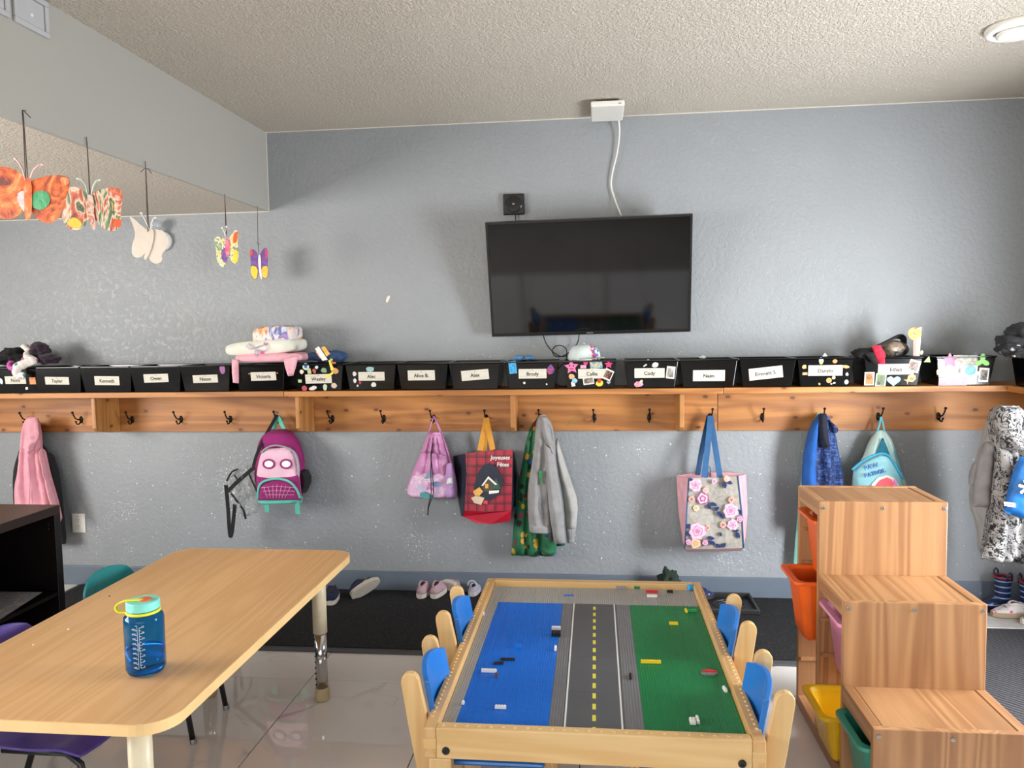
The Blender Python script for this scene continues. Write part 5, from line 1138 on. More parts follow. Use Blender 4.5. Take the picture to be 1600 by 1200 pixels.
# water bottle
bc = atz(229, 1050, TZ); bc.z = TZ + .001
t = thing('water_bottle', 'translucent blue water bottle with mint cap on left table', 'water bottle', bc)
sc_b = .051
WB = plain('blue_tritan', '#58b4f4', .06, 0, Transmission_Weight=.97, IOR=1.2)
WATER = plain('water_blue', '#b8e4fa', .02, 0, Transmission_Weight=1.0, IOR=1.33)
MB().lathe([(.001, .002), (.036, .001), (.045, .005), (sc_b, .018), (sc_b, .150), (.049, .160), (.041, .168), (.0385, .172), (.0385, .180), (.0375, .180), (.0375, .171), (.0405, .166), (.0485, .158), (.0495, .15), (.0495, .018), (.044, .007), (.001, .0045)], bc, 48, caps=False).build('body', WB, t, smooth=True)
MB().lathe([(.001, .0055), (.0432, .0075), (.0488, .018), (.0488, .067), (.001, .067)], bc, 40, caps=False).build('water', WATER, t, smooth=True)
CAPM = plain('mint_cap', '#7fd8cc', .45, .04)
cp = MB().lathe([(.041, .177), (.0425, .179), (.0425, .198), (.040, .201), (.001, .201)], bc, 40, caps=False).build('cap', CAPM, t, smooth=False)
m = MB()
for k in range(36): a = 2 * PI * k / 36; m.box(-.001, .001, -.0005, .0005, .180, .197); 
MB().lathe([(.0165, .201), (.0165, .2035), (.0145, .205), (.001, .205)], (bc.x + .006, bc.y, bc.z), 24).build('cap_button', plain('orange_plastic', '#e2622c', .45, .05), t)
YEL = plain('yellow_tether', '#e6e02e', .4, .05)
MB().tube([(bc.x + .0405 * math.cos(a), bc.y + .0405 * math.sin(a), bc.z + .171) for a in [2 * PI * i / 40 for i in range(40)]], .0042, 8, True).build('tether_ring', YEL, t, smooth=True)
MB().ribbon(crv([bc + Vector(p) for p in ((.006, -.008, .2035), (-.02, -.012, .2038), (-.044, -.014, .2015), (-.062, -.016, .193), (-.068, -.016, .182), (-.06, -.016, .172), (-.038, -.014, .1705))]), .0115, .004, (0, 1, 0)).build('tether_loop', YEL, t, bevel=.001)
# measuring scale printed on the wall of the bottle
SC = plain('scale_print_white', '#e4ecf0', .6, 0); toc = math.atan2(CAM.y - bc.y, CAM.x - bc.x)
def onb(s_, z, off=.0004): a = toc + s_ / sc_b; return (bc.x + (sc_b + off) * math.cos(a), bc.y + (sc_b + off) * math.sin(a), bc.z + z)
def scl(s0, s1, z0, z1):
    m = MB(); k = max(1, int(abs(s1 - s0) / .004))
    for i in range(k):
        a, b = s0 + (s1 - s0) * i / k, s0 + (s1 - s0) * (i + 1) / k
        m.add([onb(a, z0), onb(b, z0), onb(b, z1), onb(a, z1)], [(0, 1, 2, 3)])
    return m
m = MB(); C0 = -.0155
def addm(q): m.add(q.v, q.f)
addm(scl(C0 - .0028, C0 - .002, .03, .147)); addm(scl(C0 + .0022, C0 + .003, .032, .141))
for k in range(10): addm(scl(C0 - .008, C0 - .0026, .03 + k * .013, .031 + k * .013))
for k in range(15): addm(scl(C0 + .003, C0 + (.0105 if k % 2 == 0 else .0075), .032 + k * .0078, .0329 + k * .0078))
ms = m.build('printed_scale', SC, t)
for k in range(9): text_on('numeral', str((k + 1) * 100), .0068, lambda x, y, z: onb(C0 - .0115 + x, .0335 + k * .013 + y, .0004 + z), SC, ms, tuple(bc), .0)
for k in range(8): text_on('numeral', str((k + 1) * 4), .0068, lambda x, y, z: onb(C0 + .0115 + x, .0345 + k * .0156 + y, .0004 + z), SC, ms, tuple(bc), .0)
text_on('numeral', 'MILLI-LITERS', .005, lambda x, y, z: onb(C0 + .0003 - y * .8, .09 + x * .8, .0004 + z), SC, ms, tuple(bc), .0)

# crumbs on the table
for i, (px, py, r_, c_) in enumerate(((107, 984, .004, '#e6d2b0'), (171, 932, .0028, '#3a2a20'), (52, 1008, .003, '#e8dcc4'))):
    p = atz(px, py, TZ); tag(MB().blob((p.x, p.y, TZ + r_ * .4), (r_, r_, r_ * .6), i, .3, 2, 2).build('crumb', plain('crumb_%d' % i, c_, .8)), ['pale crumb left of bottle on maple table', 'tiny dark crumb behind the bottle on maple table', 'pale flake near the left photo edge on maple table'][i], 'crumb')

# ---------------------------------------------------------------- plastic school chairs (facing +X)
def school_chair(label, x, y, col, rot=0):
    t = thing('school_chair', label, 'chair', (x, y, 0), rot, 'plastic school chairs at the left table', local=True)
    pm = plain('shell_' + col.strip('#'), col, .35, .08)
    # seat shell, curved
    m = MB(); nu, nv = 12, 12
    def S(u, v, o): # u across (y), v from back to front (x)
        xx = -.13 + .31 * v; w = .15 * (1 - .10 * abs(v - .5)) ; yy = (2 * u - 1) * w
        z = .315 + .016 * abs(2 * u - 1) ** 2 - .022 * max(0, v - .8) / .2 * 1.0 + .012 * max(0, .2 - v) / .2 - .006 * math.sin(PI * v)
        return (xx, yy, z - o)
    for o in (0, .009):
        for j in range(nv + 1):
            for i in range(nu + 1): m.v.append(S(i / nu, j / nv, o))
    W = nu + 1; Sx = W * (nv + 1)
    def close(nu, nv):
        W = nu + 1; Sx = W * (nv + 1); F = []
        for j in range(nv):
            for i in range(nu): a = j * W + i; F += [(a, a + 1, a + W + 1, a + W), (Sx + a, Sx + a + W, Sx + a + W + 1, Sx + a + 1)]
        for j in range(nv): a = j * W; F += [(a, a + W, Sx + a + W, Sx + a)]; a += nu; F += [(a, Sx + a, Sx + a + W, a + W)]
        for i in range(nu): F += [(i, Sx + i, Sx + i + 1, i + 1)]; a = nv * W + i; F += [(a, a + 1, Sx + a + 1, Sx + a)]
        return F
    m.f = close(nu, nv); m.build('seat', pm, t, smooth=True, fix=True, bevel=.003)
    m = MB()
    def B(u, v, o):
        h = .165 * v; w = .155 * (1 - .22 * max(0, v - .6) / .4 * max(0, v - .6) / .4); yy = (2 * u - 1) * w
        return (-.165 - .035 * v + .028 * abs(2 * u - 1) ** 2 - o, yy, .442 + h - .02 * abs(2 * u - 1) ** 3 * v)
    for o in (0, .011):
        for j in range(nv + 1):
            for i in range(nu + 1): m.v.append(B(i / nu, j / nv, o))
    m.f = close(nu, nv); m.build('backrest', pm, t, smooth=True, fix=True, bevel=.003)
    bl = plain('black_tube', '#121316', .35, .1)
    for s_ in (-1, 1):
        f = MB().tube([(.215, s_ * .128, .001), (.2, s_ * .126, .1), (.165, s_ * .12, .27), (.12, s_ * .115, .298), (-.08, s_ * .115, .3)], .0105, 10).build('leg', bl, t, smooth=True)
        MB().tube([(.216, s_ * .128, .001), (.2135, s_ * .1278, .018)], .0125, 10).build('glide', M_STEEL, f, org=(0, 0, 0))
        f = MB().tube([(-.225, s_ * .128, .001), (-.205, s_ * .126, .1), (-.14, s_ * .12, .27), (-.145, s_ * .115, .36), (-.185, s_ * .11, .52)], .0105, 10).build('leg', bl, t, smooth=True)
        MB().tube([(-.226, s_ * .128, .001), (-.2235, s_ * .128, .018)], .0125, 10).build('glide', M_STEEL, f, org=(0, 0, 0))
    return t
school_chair('teal plastic chair tucked under the far left of maple table', -1.705, -1.56, '#137f84')
school_chair('purple plastic chair tucked under the near left of maple table', -1.66, -2.165, '#4a3a86')

# ---------------------------------------------------------------- black bookcase
BX0, BX1, BY0, BY1, BZ = -2.76, -2.35, -2.66, -1.18, .77
KB = plain('black_brown_veneer', '#15100f', .28, .15, 20)
t = thing('bookcase', 'low black cube bookcase at the left edge', 'bookcase', ((BX0 + BX1) / 2, (BY0 + BY1) / 2, 0))
MB().box(BX0, BX1, BY0, BY1, BZ - .038, BZ).build('top_panel', plain('black_brown_top', '#2a1d18', .3, .2, 12), t, bevel=.001)
MB().box(BX0, BX1, BY0, BY1, .001, .039).build('bottom_panel', KB, t, bevel=.001)
for y in (BY0, BY1 - .038): MB().box(BX0, BX1, y, y + .038, .039, BZ - .038).build('side_panel', KB, t, bevel=.001)
MB().box(BX0, BX0 + .006, BY0 + .038, BY1 - .038, .039, BZ - .038).build('back_panel', KB, t)
for y in (-1.68, -2.17): MB().box(BX0 + .006, BX1 - .004, y - .008, y + .008, .039, BZ - .038).build('divider', KB, t)
MB().box(BX0 + .006, BX1 - .004, BY0 + .038, -2.178, .375, .391).build('shelf', KB, t)
MB().box(BX0 + .006, BX1 - .004, -1.672, BY1 - .038, .375, .391).build('shelf', KB, t); MB().box(BX0 + .006, BX1 - .004, -2.162, -1.688, .375, .391).build('shelf', KB, t)
m = MB()
for z in (.69, .67): m.lathe([(.0028, 0), (.0028, .001)], (BX1 - .03, BY1 - .0385, z), 8, 'Y')
m.build('peg_hole', M_STEEL, t)
pp = [at(-20, 903, -1.55), at(43, 899, -1.42), at(30, 914, -1.6), at(-5, 930, -1.75)]
t2 = thing('paper_sheet', 'white printed sheet sticking out of black bookcase', 'paper', (BX1 - .1, -1.55, .41))
m = MB(); base = [(-2.58, -1.30, .415), (-2.335, -1.335, .43), (-2.30, -1.62, .418), (-2.55, -1.60, .41)]
m.v = [tuple(p) for p in base] + [(p[0], p[1], p[2] + .0008) for p in base]; m.f = [(3, 2, 1, 0), (4, 5, 6, 7), (0, 1, 5, 4), (1, 2, 6, 5), (2, 3, 7, 6), (3, 0, 4, 7)]
m.build('sheet', two_tone('printed_page', '#cfcac4', '#8e8c90', 60, .38), t2)
tag(MB().box(-2.70, -2.40, -1.64, -1.40, .3915, .408).build('folder', plain('magenta_folder', '#a02a78', .4, .05), bevel=.002), 'magenta folder lying inside the black bookcase', 'folder')

# ================================================================== BLOCK TABLE
GX0, GX1, GY0, GY1, GZ, PZ = -.466, .424, -2.338, -1.098, .45, .425
t = thing('block_table', 'birch toy block table with blue, road and green building plates', 'table', ((GX0 + GX1) / 2, (GY0 + GY1) / 2, 0))
RW = .034; AP = .085
tloc = tuple(t.location)
rails = []
rails.append(MB().box(GX0 + RW, GX1 - RW, GY0, GY0 + RW, GZ - AP, GZ).build('rail', M_BIRCH, t, bevel=.003))
rails.append(MB().box(GX0 + RW, GX1 - RW, GY1 - RW, GY1, GZ - AP, GZ).build('rail', M_BIRCH, t, bevel=.003))
rails.append(MB().box(GX0, GX0 + RW, GY0, GY1, GZ - AP, GZ).build('rail', M_BIRCHY, t, bevel=.004))
rails.append(MB().box(GX1 - RW, GX1, GY0, GY1, GZ - AP, GZ).build('rail', M_BIRCHY, t, bevel=.004))
# finger joints at the near corners
for x0, x1 in ((GX0 - .0008, GX0 + RW), (GX1 - RW, GX1 + .0008)):
    MB().box(x0, x1, GY0 - .0008, GY0 + RW, GZ - .058, GZ - .03).build('finger_joint', M_BIRCH, t)
dome = None
def pegs(pts, par):
    m = MB()
    for x, y in pts: m.lathe([(.0055, 0), (.005, .0018), (.003, .003), (.0008, .0034)], (x, y, GZ - .0004), 8)
    o = m.build('rail_pegs', M_BIRCH, par, org=tloc, smooth=True); return stuff(o)
pegs([(GX0 + .05 + i * .0325, GY0 + RW / 2) for i in range(25)], rails[0])
pegs([(GX0 + .012, GY0 + .06 + i * .0247) for i in range(46)], rails[2]); pegs([(GX1 - .012, GY0 + .06 + i * .0247) for i in range(46)], rails[3])
for x in (GX0 + .06, GX1 - .06):
    b_ = MB().lathe([(.0105, .0), (.0105, -.003), (.008, -.005), (.004, -.005), (.004, -.003), (.0005, -.003)], (x, GY0, GZ - .062), 20, 'Y').build('bolt', M_BLACK, t, fix=True)
for x in (GX0 + .012, GX1 - .074):
    for y in (GY0 + .0015, GY1 - .0375): MB().box(x, x + .062, y, y + .036, .001, GZ - AP - .0005).build('leg', M_POST, t, bevel=.004)
MB().box(GX0 + RW, GX1 - RW, GY0 + RW, GY1 - RW, PZ - .02, PZ - .004).build('base_board', M_BIRCH, t)
def stud_plate(x0, x1, y0, y1, mat, label):
    pl = MB().box(x0, x1, y0, y1, PZ - .004, PZ).build('building_plate', mat, t)
    tagpart(pl, label)
    m = MB(); nx = int(round((x1 - x0) / .008)); ny = int(round((y1 - y0) / .008)); dx, dy = (x1 - x0) / nx, (y1 - y0) / ny
    oc = [(math.cos(2 * PI * k / 7), math.sin(2 * PI * k / 7)) for k in range(7)]
    V, F = [], []
    for j in range(ny):
        for i in range(nx):
            cx, cy = x0 + (i + .5) * dx - tloc[0], y0 + (j + .5) * dy - tloc[1]; b = len(V)
            V += [(cx + .0024 * a, cy + .0024 * c, PZ) for a, c in oc] + [(cx + .0024 * a, cy + .0024 * c, PZ + .0017) for a, c in oc]
            F.append(tuple(b + 7 + k for k in range(7)))
            F += [(b + k, b + (k + 1) % 7, b + 7 + (k + 1) % 7, b + 7 + k) for k in range(7)]
    me = bpy.data.meshes.new('studs'); me.from_pydata(V, [], F); o = link('studs', me, mat, pl, o0=tloc); stuff(o)
PBLUE, PGRN = plain('plate_blue', '#0f6fd0', .35, .03), plain('plate_green', '#0b7a45', .35, .05)
PGREY, PGREYD = plain('plate_grey', '#a2a09c', .4, .03), plain('plate_dark_grey', '#77777a', .4, .03)
ix0, ix1, iy0, iy1 = GX0 + RW + .001, GX1 - RW - .001, GY0 + RW + .001, GY1 - RW - .001
yb = atz(830, 942, PZ).y
xs = [atz(px, py, PZ).x for px, py in ((710, 1135), (862, 1136), (887, 1137), (985, 1140), (1015, 1142))]
xs = [xs[0], xs[0] + .256, xs[0] + .256 + .04, xs[0] + .256 + .04 + .168, xs[0] + .256 + .04 + .168 + .052]
stud_plate(ix0, ix1, yb + .0005, iy1, PGREY, 'grey studded plate strip at far end')
stud_plate(ix0, xs[0] - .0005, iy0, yb - .0005, PGREY, 'grey studded plate strip along the left rail')
stud_plate(xs[0], xs[1] - .0005, iy0, yb - .0005, PBLUE, 'blue studded plate')
stud_plate(xs[1], xs[2] - .0005, iy0, yb - .0005, PGREYD, 'dark grey studded strip left of road')
stud_plate(xs[3], xs[4] - .0005, iy0, yb - .0005, PGREYD, 'dark grey studded strip right of road')
stud_plate(xs[4], ix1, iy0, yb - .0005, PGRN, 'green studded plate')
ROAD = plain('road_plate', '#515356', .5, .06, 8)
ny_ = 4
for k in range(ny_):
    a, b = iy0 + (yb - iy0) * k / ny_, iy0 + (yb - iy0) * (k + 1) / ny_ - .0006
    tagpart(MB().box(xs[2], xs[3] - .0005, a, b, PZ - .004, PZ + .001).build('road_plate', ROAD, t), 'smooth dark grey road plate')
L_ = yb - iy0
for x in (xs[2] + .004, xs[3] - .008): MB().box(x - .002, x + .003, iy0, yb, PZ + .001, PZ + .0014).build('road_edge_line', plain('road_white', '#d8d8d4', .5, .03), t)
for k in range(15):
    y = iy0 + .03 + k * (L_ - .05) / 14.4; MB().box((xs[2] + xs[3]) / 2 - .005, (xs[2] + xs[3]) / 2 + .005, y - .016, y + .016, PZ + .001, PZ + .0014).build('road_dash', plain('road_yellow', '#d8d04a', .5, .03), t)
# loose bricks
def brick(label, px, py, nx, ny, hgt, col, rot=0, z=None, grp='loose toy bricks on the block table'):
    p = atz(px, py, PZ + .004); zz = PZ + .0018 if z is None else z
    t2 = thing('toy_brick', label, 'toy brick', (p.x, p.y, zz), R(rot), grp, local=True)
    mt = plain('brick_' + col.strip('#'), col, .3, .02); w, d = nx * .008, ny * .008
    MB().box(-w / 2, w / 2, -d / 2, d / 2, 0, hgt).build('brick_body', mt, t2, bevel=.0005)
    m = MB()
    for i in range(nx):
        for j in range(ny): m.lathe([(.0024, hgt), (.0024, hgt + .0017)], (-w / 2 + .004 + i * .008, -d / 2 + .004 + j * .008, 0), 10)
    m.build('brick_studs', mt, t2); return t2
BKC, WHC, YLC, RDC = '#101012', '#e8e6e0', '#e6c622', '#c8202c'
brick('longer black flat brick on blue plate', 793, 1030, 6, 2, .0032, BKC)
brick('shorter black flat brick touching a longer black one', 779, 1036, 4, 2, .0032, BKC, 3)
brick('long white brick at left of blue plate beside brown brick', 764, 1049, 6, 1, .0096, WHC)
brick('small brown brick on blue plate', 775.5, 1056, 1, 2, .0096, '#6a3a22', 8)
brick('tiny white brick at the left edge of blue plate', 723.5, 1099, 1, 1, .0096, WHC)
brick('short white brick near the front of blue plate', 782, 1106, 4, 1, .0096, WHC)
brick('black brick block at right edge of blue plate', 869, 992, 4, 3, .0144, BKC)
brick('white brick behind the black block on blue plate', 869, 984, 4, 1, .0144, '#d4d4d2')
brick('narrow white brick standing lengthwise below black block', 868, 1014, 1, 3, .0096, WHC)
brick('blue flat brick on the far grey strip', 889, 930, 5, 1, .0032, '#1f6ad0')
brick('white brick on grey strip along left rail', 755, 960, 1, 2, .0096, WHC)
brick('small blue brick blending into blue plate', 809, 1010, 3, 2, .0096, '#0f6fd0')
brick('short yellow brick at the far side of green plate', 1052.5, 975, 4, 1, .0096, YLC)
brick('narrow yellow brick near far right of green plate', 1072, 955, 1, 3, .0096, YLC, 4)
brick('green brick beside narrow yellow brick on green plate', 1082, 955, 4, 1, .0096, '#1f9a50')
brick('long yellow brick at left edge of green plate', 1017, 1035, 8, 1, .0096, YLC)
brick('narrow white brick at right side of green plate', 1132.5, 1078, 1, 3, .0096, WHC, 10)
brick('white stepped brick near the front of green plate', 1082, 1128, 2, 3, .0096, WHC)
brick('tall white brick joined beside stepped white brick', 1090, 1126, 1, 4, .0096, WHC)
brick('black brick on the strip right of road', 985, 1057, 1, 4, .0064, BKC, 0)
brick('red brick on white brick at far grey strip', 1018.7, 929, 6, 1, .0096, RDC, 0, PZ + .0114)
brick('white brick under the red brick at far strip', 1018.7, 932, 5, 1, .0096, WHC)
brick('black brick on far grey strip right of red brick', 1046.7, 925, 3, 1, .0096, BKC)
brick('green brick against the far rail', 995, 919, 3, 1, .0096, '#2a7a44')
brick('light grey brick against far rail behind the road', 970, 919, 5, 1, .0096, '#8f8d8a')
p = atz(1108.5, 1054, PZ)
t2 = thing('toy_brick', 'red and grey rounded wedge brick on green plate', 'toy brick', (p.x, p.y, PZ + .0018), 0, 'loose toy bricks on the block table', local=True)
MB().prism([(-.026, .0), (-.014, -.011), (.014, -.011), (.026, 0), (.014, .004), (-.014, .004)], lambda a, b, d: (a, b, d), 0, .006).build('grey_base', plain('brick_grey', '#77736f', .4), t2, fix=True)
MB().prism([(-.024, .0), (0, .013), (.024, 0)], lambda a, b, d: (a, b, d), .003, .0105).build('red_top', plain('brick_' + RDC.strip('#'), RDC, .3), t2, fix=True)
p = atz(1079.5, 919.5, PZ + .01)
t2 = thing('toy_barrel', 'small light blue toy cylinder at far right corner of block table', 'toy', (p.x, p.y, PZ + .003), R(25), local=True)
MB().lathe([(.009, -.014), (.012, -.012), (.012, .012), (.009, .014)], (0, 0, .012), 16, 'X').build('barrel', plain('barrel_blue', '#2f9ad0', .4), t2, smooth=False)
# ---------------------------------------------------------------- birch chairs with blue backs (local: facing +X)
def birch_chair(label, x, y, rz):
    t2 = thing('birch_chair', label, 'chair', (x, y, 0), rz, 'birch chairs with blue backs at the block table', local=True)
    ln = .57
    def post(s_):
        # side board: leaning post, rounded top, slight taper
        lean = .10; W0, W1 = .030, .026
        pts = []
        def c(h): return -.04 - lean * h / ln
        out = [(c(0) + W0, 0.001), (c(.4) + W0, .4), (c(ln - .04) + W1, ln - .04)]
        for k in range(1, 8): a_ = PI * k / 8; out.append((c(ln - .036) + W1 * math.cos(a_), ln - .036 + .028 * math.sin(a_)))
        out += [(c(ln - .04) - W1, ln - .04), (c(.4) - W0, .4), (c(0) - W0, 0.001)]
        y0 = s_ * .127
        MB().prism(out, lambda p_, q_, d: (p_, y0 + d, q_), -.011, .011).build('back_post', M_POST, t2, fix=True, bevel=.003)
        MB().prism([(.20, .001), (.25, .001), (.235, .285), (.18, .285)], lambda p_, q_, d: (p_, y0 + d, q_), -.011, .011).build('front_leg', M_POST, t2, fix=True, bevel=.003)
        MB().box(-.03, .2, y0 - .009, y0 + .009, .235, .275).build('side_rail', M_POST, t2, bevel=.002)
    for s_ in (-1, 1): post(s_)
    bl = plain('blue_laminate', '#1f6dbd', .35, .05)
    MB().box(-.09, .235, -.114, .114, .288, .303).build('seat', bl, t2, bevel=.008)
    # back panel: arched top, slight curve
    m = MB(); nu, nv = 16, 8
    def Bk(u, v, o):
        yy = (2 * u - 1) * .1145; zt = .53 + .025 * (1 - (2 * u - 1) ** 2); zb = .385 - .01 * (1 - (2 * u - 1) ** 2)
        z = zb + (zt - zb) * v
        return (-.04 - .10 * z / ln + .034 - .022 * (1 - (2 * u - 1) ** 2) + o, yy, z)
    for o in (0, .016):
        for j in range(nv + 1):
            for i in range(nu + 1): m.v.append(Bk(i / nu, j / nv, o))
    W = nu + 1; Sx = W * (nv + 1)
    for j in range(nv):
        for i in range(nu): a_ = j * W + i; m.f += [(a_, a_ + 1, a_ + W + 1, a_ + W), (Sx + a_, Sx + a_ + W, Sx + a_ + W + 1, Sx + a_ + 1)]
    for j in range(nv): a_ = j * W; m.f += [(a_, a_ + W, Sx + a_ + W, Sx + a_)]; a_ += nu; m.f += [(a_, Sx + a_, Sx + a_ + W, a_ + W)]
    for i in range(nu): m.f += [(i, Sx + i, Sx + i + 1, i + 1)]; a_ = nv * W + i; m.f += [(a_, a_ + 1, Sx + a_ + 1, Sx + a_)]
    m.build('backrest', bl, t2, smooth=False, fix=True, bevel=.003)
birch_chair('birch chair with blue back, near left of block table', -.385, -2.125, 0)
birch_chair('birch chair with blue back, far left of block table', -.385, -1.66, 0)
birch_chair('birch chair with blue back, near right of block table', .345, -2.165, PI)
birch_chair('birch chair with blue back, far right of block table', .345, -1.69, PI)

# ================================================================== WOODEN STEP STORAGE
SX0, SX1 = .783, 1.217
SY = [-1.21, -1.495, -1.78, -2.055]; SZ = [.88, .62, .345]
t = thing('step_storage', 'stepped pine toy storage unit with pull-out bins', 'storage unit', ((SX0 + SX1) / 2, -1.63, 0))
PT = .022
def upright(y0, y1, z1): return MB().box(SX0, SX1, y0, y1, .001, z1).build('upright_panel', M_STAIR, t, bevel=.003)
ups = [upright(SY[0] - PT, SY[0], SZ[0]), upright(SY[1], SY[1] + PT, SZ[0]), upright(SY[2], SY[2] + PT, SZ[1]), upright(SY[3], SY[3] + PT, SZ[2])]
tl = tuple(t.location)
for k in range(3):
    ya, yb2 = SY[k + 1] + (PT if True else 0), SY[k] - (PT if k == 0 else 0)
    z = SZ[k]
    for x0, x1 in ((SX0, SX0 + .032), (SX1 - .032, SX1)):
        MB().box(x0, x1, ya, yb2, z - .055, z - .001).build('top_rail', M_STAIRY, t, bevel=.003)
        MB().box(x0, x1, ya, yb2, .001, .045).build('bottom_rail', M_STAIRY, t, bevel=.003)
    MB().box(SX0 + .034, SX1 - .034, ya, yb2, z - .02, z - .003).build('step_board', M_STAIRY, t, bevel=.002)
    for x in (SX0 + .015, (SX0 + SX1) / 2, SX1 - .012):
        s_ = MB().lathe([(.0065, 0), (.0065, -.0015), (.004, -.0022), (.0005, -.002)], (x, SY[k + 1], z - .022), 14, 'Y').build('screw', M_STEEL, ups[k + 1], org=tl, fix=True)
    # runner strips
    for zz in (.2, .33, .46, .59, .72):
        if zz < z - .1:
            for y0, y1 in ((SY[k + 1] + PT, SY[k + 1] + PT + .008), (yb2 - .008, yb2)): MB().box(SX0 + .01, SX1 - .01, y0, y1, zz - .012, zz).build('runner', M_STAIRY, t)
def tub(label, cx, y0, y1, ztop, h, col, pull, deep=.40, nm='storage_tub'):
    """pull-out tub: rim from x=cx-pull inward"""
    x0 = SX0 - pull; x1 = x0 + deep
    t2 = thing('storage_tub', label, 'storage tub', ((x0 + x1) / 2, (y0 + y1) / 2, ztop - h), 0, 'plastic tubs in the step unit')
    cy, hy = (y0 + y1) / 2, (y1 - y0) / 2; cx_, hx = (x0 + x1) / 2, (x1 - x0) / 2
    def rg(fx, fy, z, r):
        return [(p, q, z) for p, q in rrect(cx_ - fx, cx_ + fx, cy - fy, cy + fy, r, 5)]
    rings = [rg(hx - .055, hy - .04, ztop - h, .02), rg(hx - .05, hy - .034, ztop - h + .01, .025), rg(hx - .024, hy - .016, ztop - .012, .035), rg(hx, hy, ztop - .012, .03), rg(hx, hy, ztop, .03), rg(hx - .022, hy - .014, ztop, .035), rg(hx - .03, hy - .02, ztop - .012, .035), rg(hx - .053, hy - .037, ztop - h + .012, .025)]
    n = len(rings[0]); m = MB(); m.v = [p for r_ in rings for p in r_]
    for i in range(len(rings) - 1):
        for k in range(n): m.f.append((i * n + k, i * n + (k + 1) % n, (i + 1) * n + (k + 1) % n, (i + 1) * n + k))
    m.f += [tuple(reversed(range(n))), tuple((len(rings) - 1) * n + k for k in range(n))]
    m.build('tub_body', plain('tub_' + col.strip('#'), col, .35, .03), t2, fix=True, smooth=False, bevel=.002)
    return t2
OR_ = '#dc5a10'
tub('orange tub at the top of tallest step column', 0, SY[1] + PT + .004, SY[0] - PT - .004, .80, .23, OR_, .012)
tub('orange tub pulled out in the middle of tallest step column', 0, SY[1] + PT + .004, SY[0] - PT - .004, .575, .23, OR_, .075)
tub('yellow tub at the bottom of the middle step column', 0, SY[2] + PT + .004, SY[1] - .004, .215, .165, '#dcae12', .06)
tub('pink tub in the middle step column', 0, SY[2] + PT + .004, SY[1] - .004, .53, .23, '#dc8fae', .004)
tub('teal tub in the lowest step column', 0, SY[3] + PT + .004, SY[2] - .004, .27, .2, '#2f8a74', .03)

# ================================================================== SHOES AND THINGS ON THE MATS
def shoe(name, label, loc, rz, L, upper, sole, accent=None, roll=0, hgt=.062, wid=.062, grp=None, pitch=0):
    """low child shoe, toe toward local +X"""
    t2 = thing(name, label, 'shoe', loc, 0, grp, local=True); t2.rotation_euler = (roll, pitch, rz)
    n = 20
    def prof(s_): # half width along length
        return wid / 2 * (.72 + .28 * math.sin(PI * min(1, max(0, s_ * 1.05)))) * (1 - max(0, (s_ - .78) / .22) ** 2 * .62) * (1 - max(0, (.1 - s_) / .1) ** 2 * .45)
    def loopz(z, inset): 
        return [((s_ - .5) * L, prof(s_) - inset, z) for s_ in [i / n for i in range(n + 1)]] + [((s_ - .5) * L, -prof(s_) + inset, z) for s_ in [1 - i / n for i in range(n + 1)]]
    def stack(lps, cap=True):
        m = MB(); k = len(lps[0]); m.v = [p for l in lps for p in l]
        for i in range(len(lps) - 1):
            for j in range(k): m.f.append((i * k + j, i * k + (j + 1) % k, (i + 1) * k + (j + 1) % k, (i + 1) * k + j))
        m.f.append(tuple(reversed(range(k)))); m.f.append(tuple((len(lps) - 1) * k + j for j in range(k))); return m
    stack([loopz(.001, .005), loopz(.004, 0), loopz(.024, -.001), loopz(.028, .002)]).build('sole', sole, t2, smooth=False, fix=True)
    def topz(s_): return hgt * (.70 + .30 * min(1, max(0, s_) / .42)) * (1 - .55 * max(0, min(1, (s_ - .45) / .5)) ** .9)
    def up(f, ins):
        out = []
        for x, y, _ in loopz(0, 0):
            s_ = x / L + .5; top = topz(s_); z = .026 + (top - .026) * f
            out.append((x * (1 - .03 * f), y * (1 - ins), z))
        return out
    u = stack([up(0, .04), up(.35, .05), up(.7, .2), up(.92, .42), up(1, .6)])
    u.build('upper', upper, t2, smooth=True, fix=True)
    c = (-.17 * L, 0, hgt)
    MB().tube([(c[0] + .22 * L * math.cos(a), .27 * wid * math.sin(a), topz(c[0] / L + .5 + .22 * math.cos(a)) + .0005) for a in [2 * PI * i / 20 for i in range(20)]], .006, 8, True).build('collar', upper, t2, smooth=True)
    MB().lathe([(.001, 0), (1, 0)], (0, 0, 0), 16, caps=False)
    m = MB().lathe([(.0005, 0), (.2 * L, 0.0)], (c[0], 0, 0), 18, caps=False); m.v = [(x, y * .24 * wid / (.2 * L), topz(x / L + .5) + .002) for x, y, z in m.v]; m.build('opening', plain('shoe_inside', '#3a2628', .9), t2)
    MB().ribbon([(.1 * L, -wid * .46, .03), (.08 * L, -wid * .3, hgt * .72), (.08 * L, 0, hgt * .84), (.08 * L, wid * .3, hgt * .72), (.1 * L, wid * .46, .03)], .026, .004, (1, 0, 0)).build('strap', accent or upper, t2)
    return t2
PINKS = fab('#b99aa4'); SOLEW = plain('sole_white', '#d0c8be', .6, .06); NVS = fab('#1d2440')
MZ = .0125
def fl_(px, py): p = atz(px, py, MZ); return (p.x, p.y, MZ)
shoe('sneaker', 'navy sneaker with white sole behind the maple table leg', fl_(520, 938), R(100), .17, NVS, SOLEW, hgt=.085, wid=.07)
shoe('sneaker', 'left of the two pink sneakers standing side by side', fl_(664, 929), R(80), .15, PINKS, SOLEW, hgt=.08, wid=.066, grp='pink sneakers')
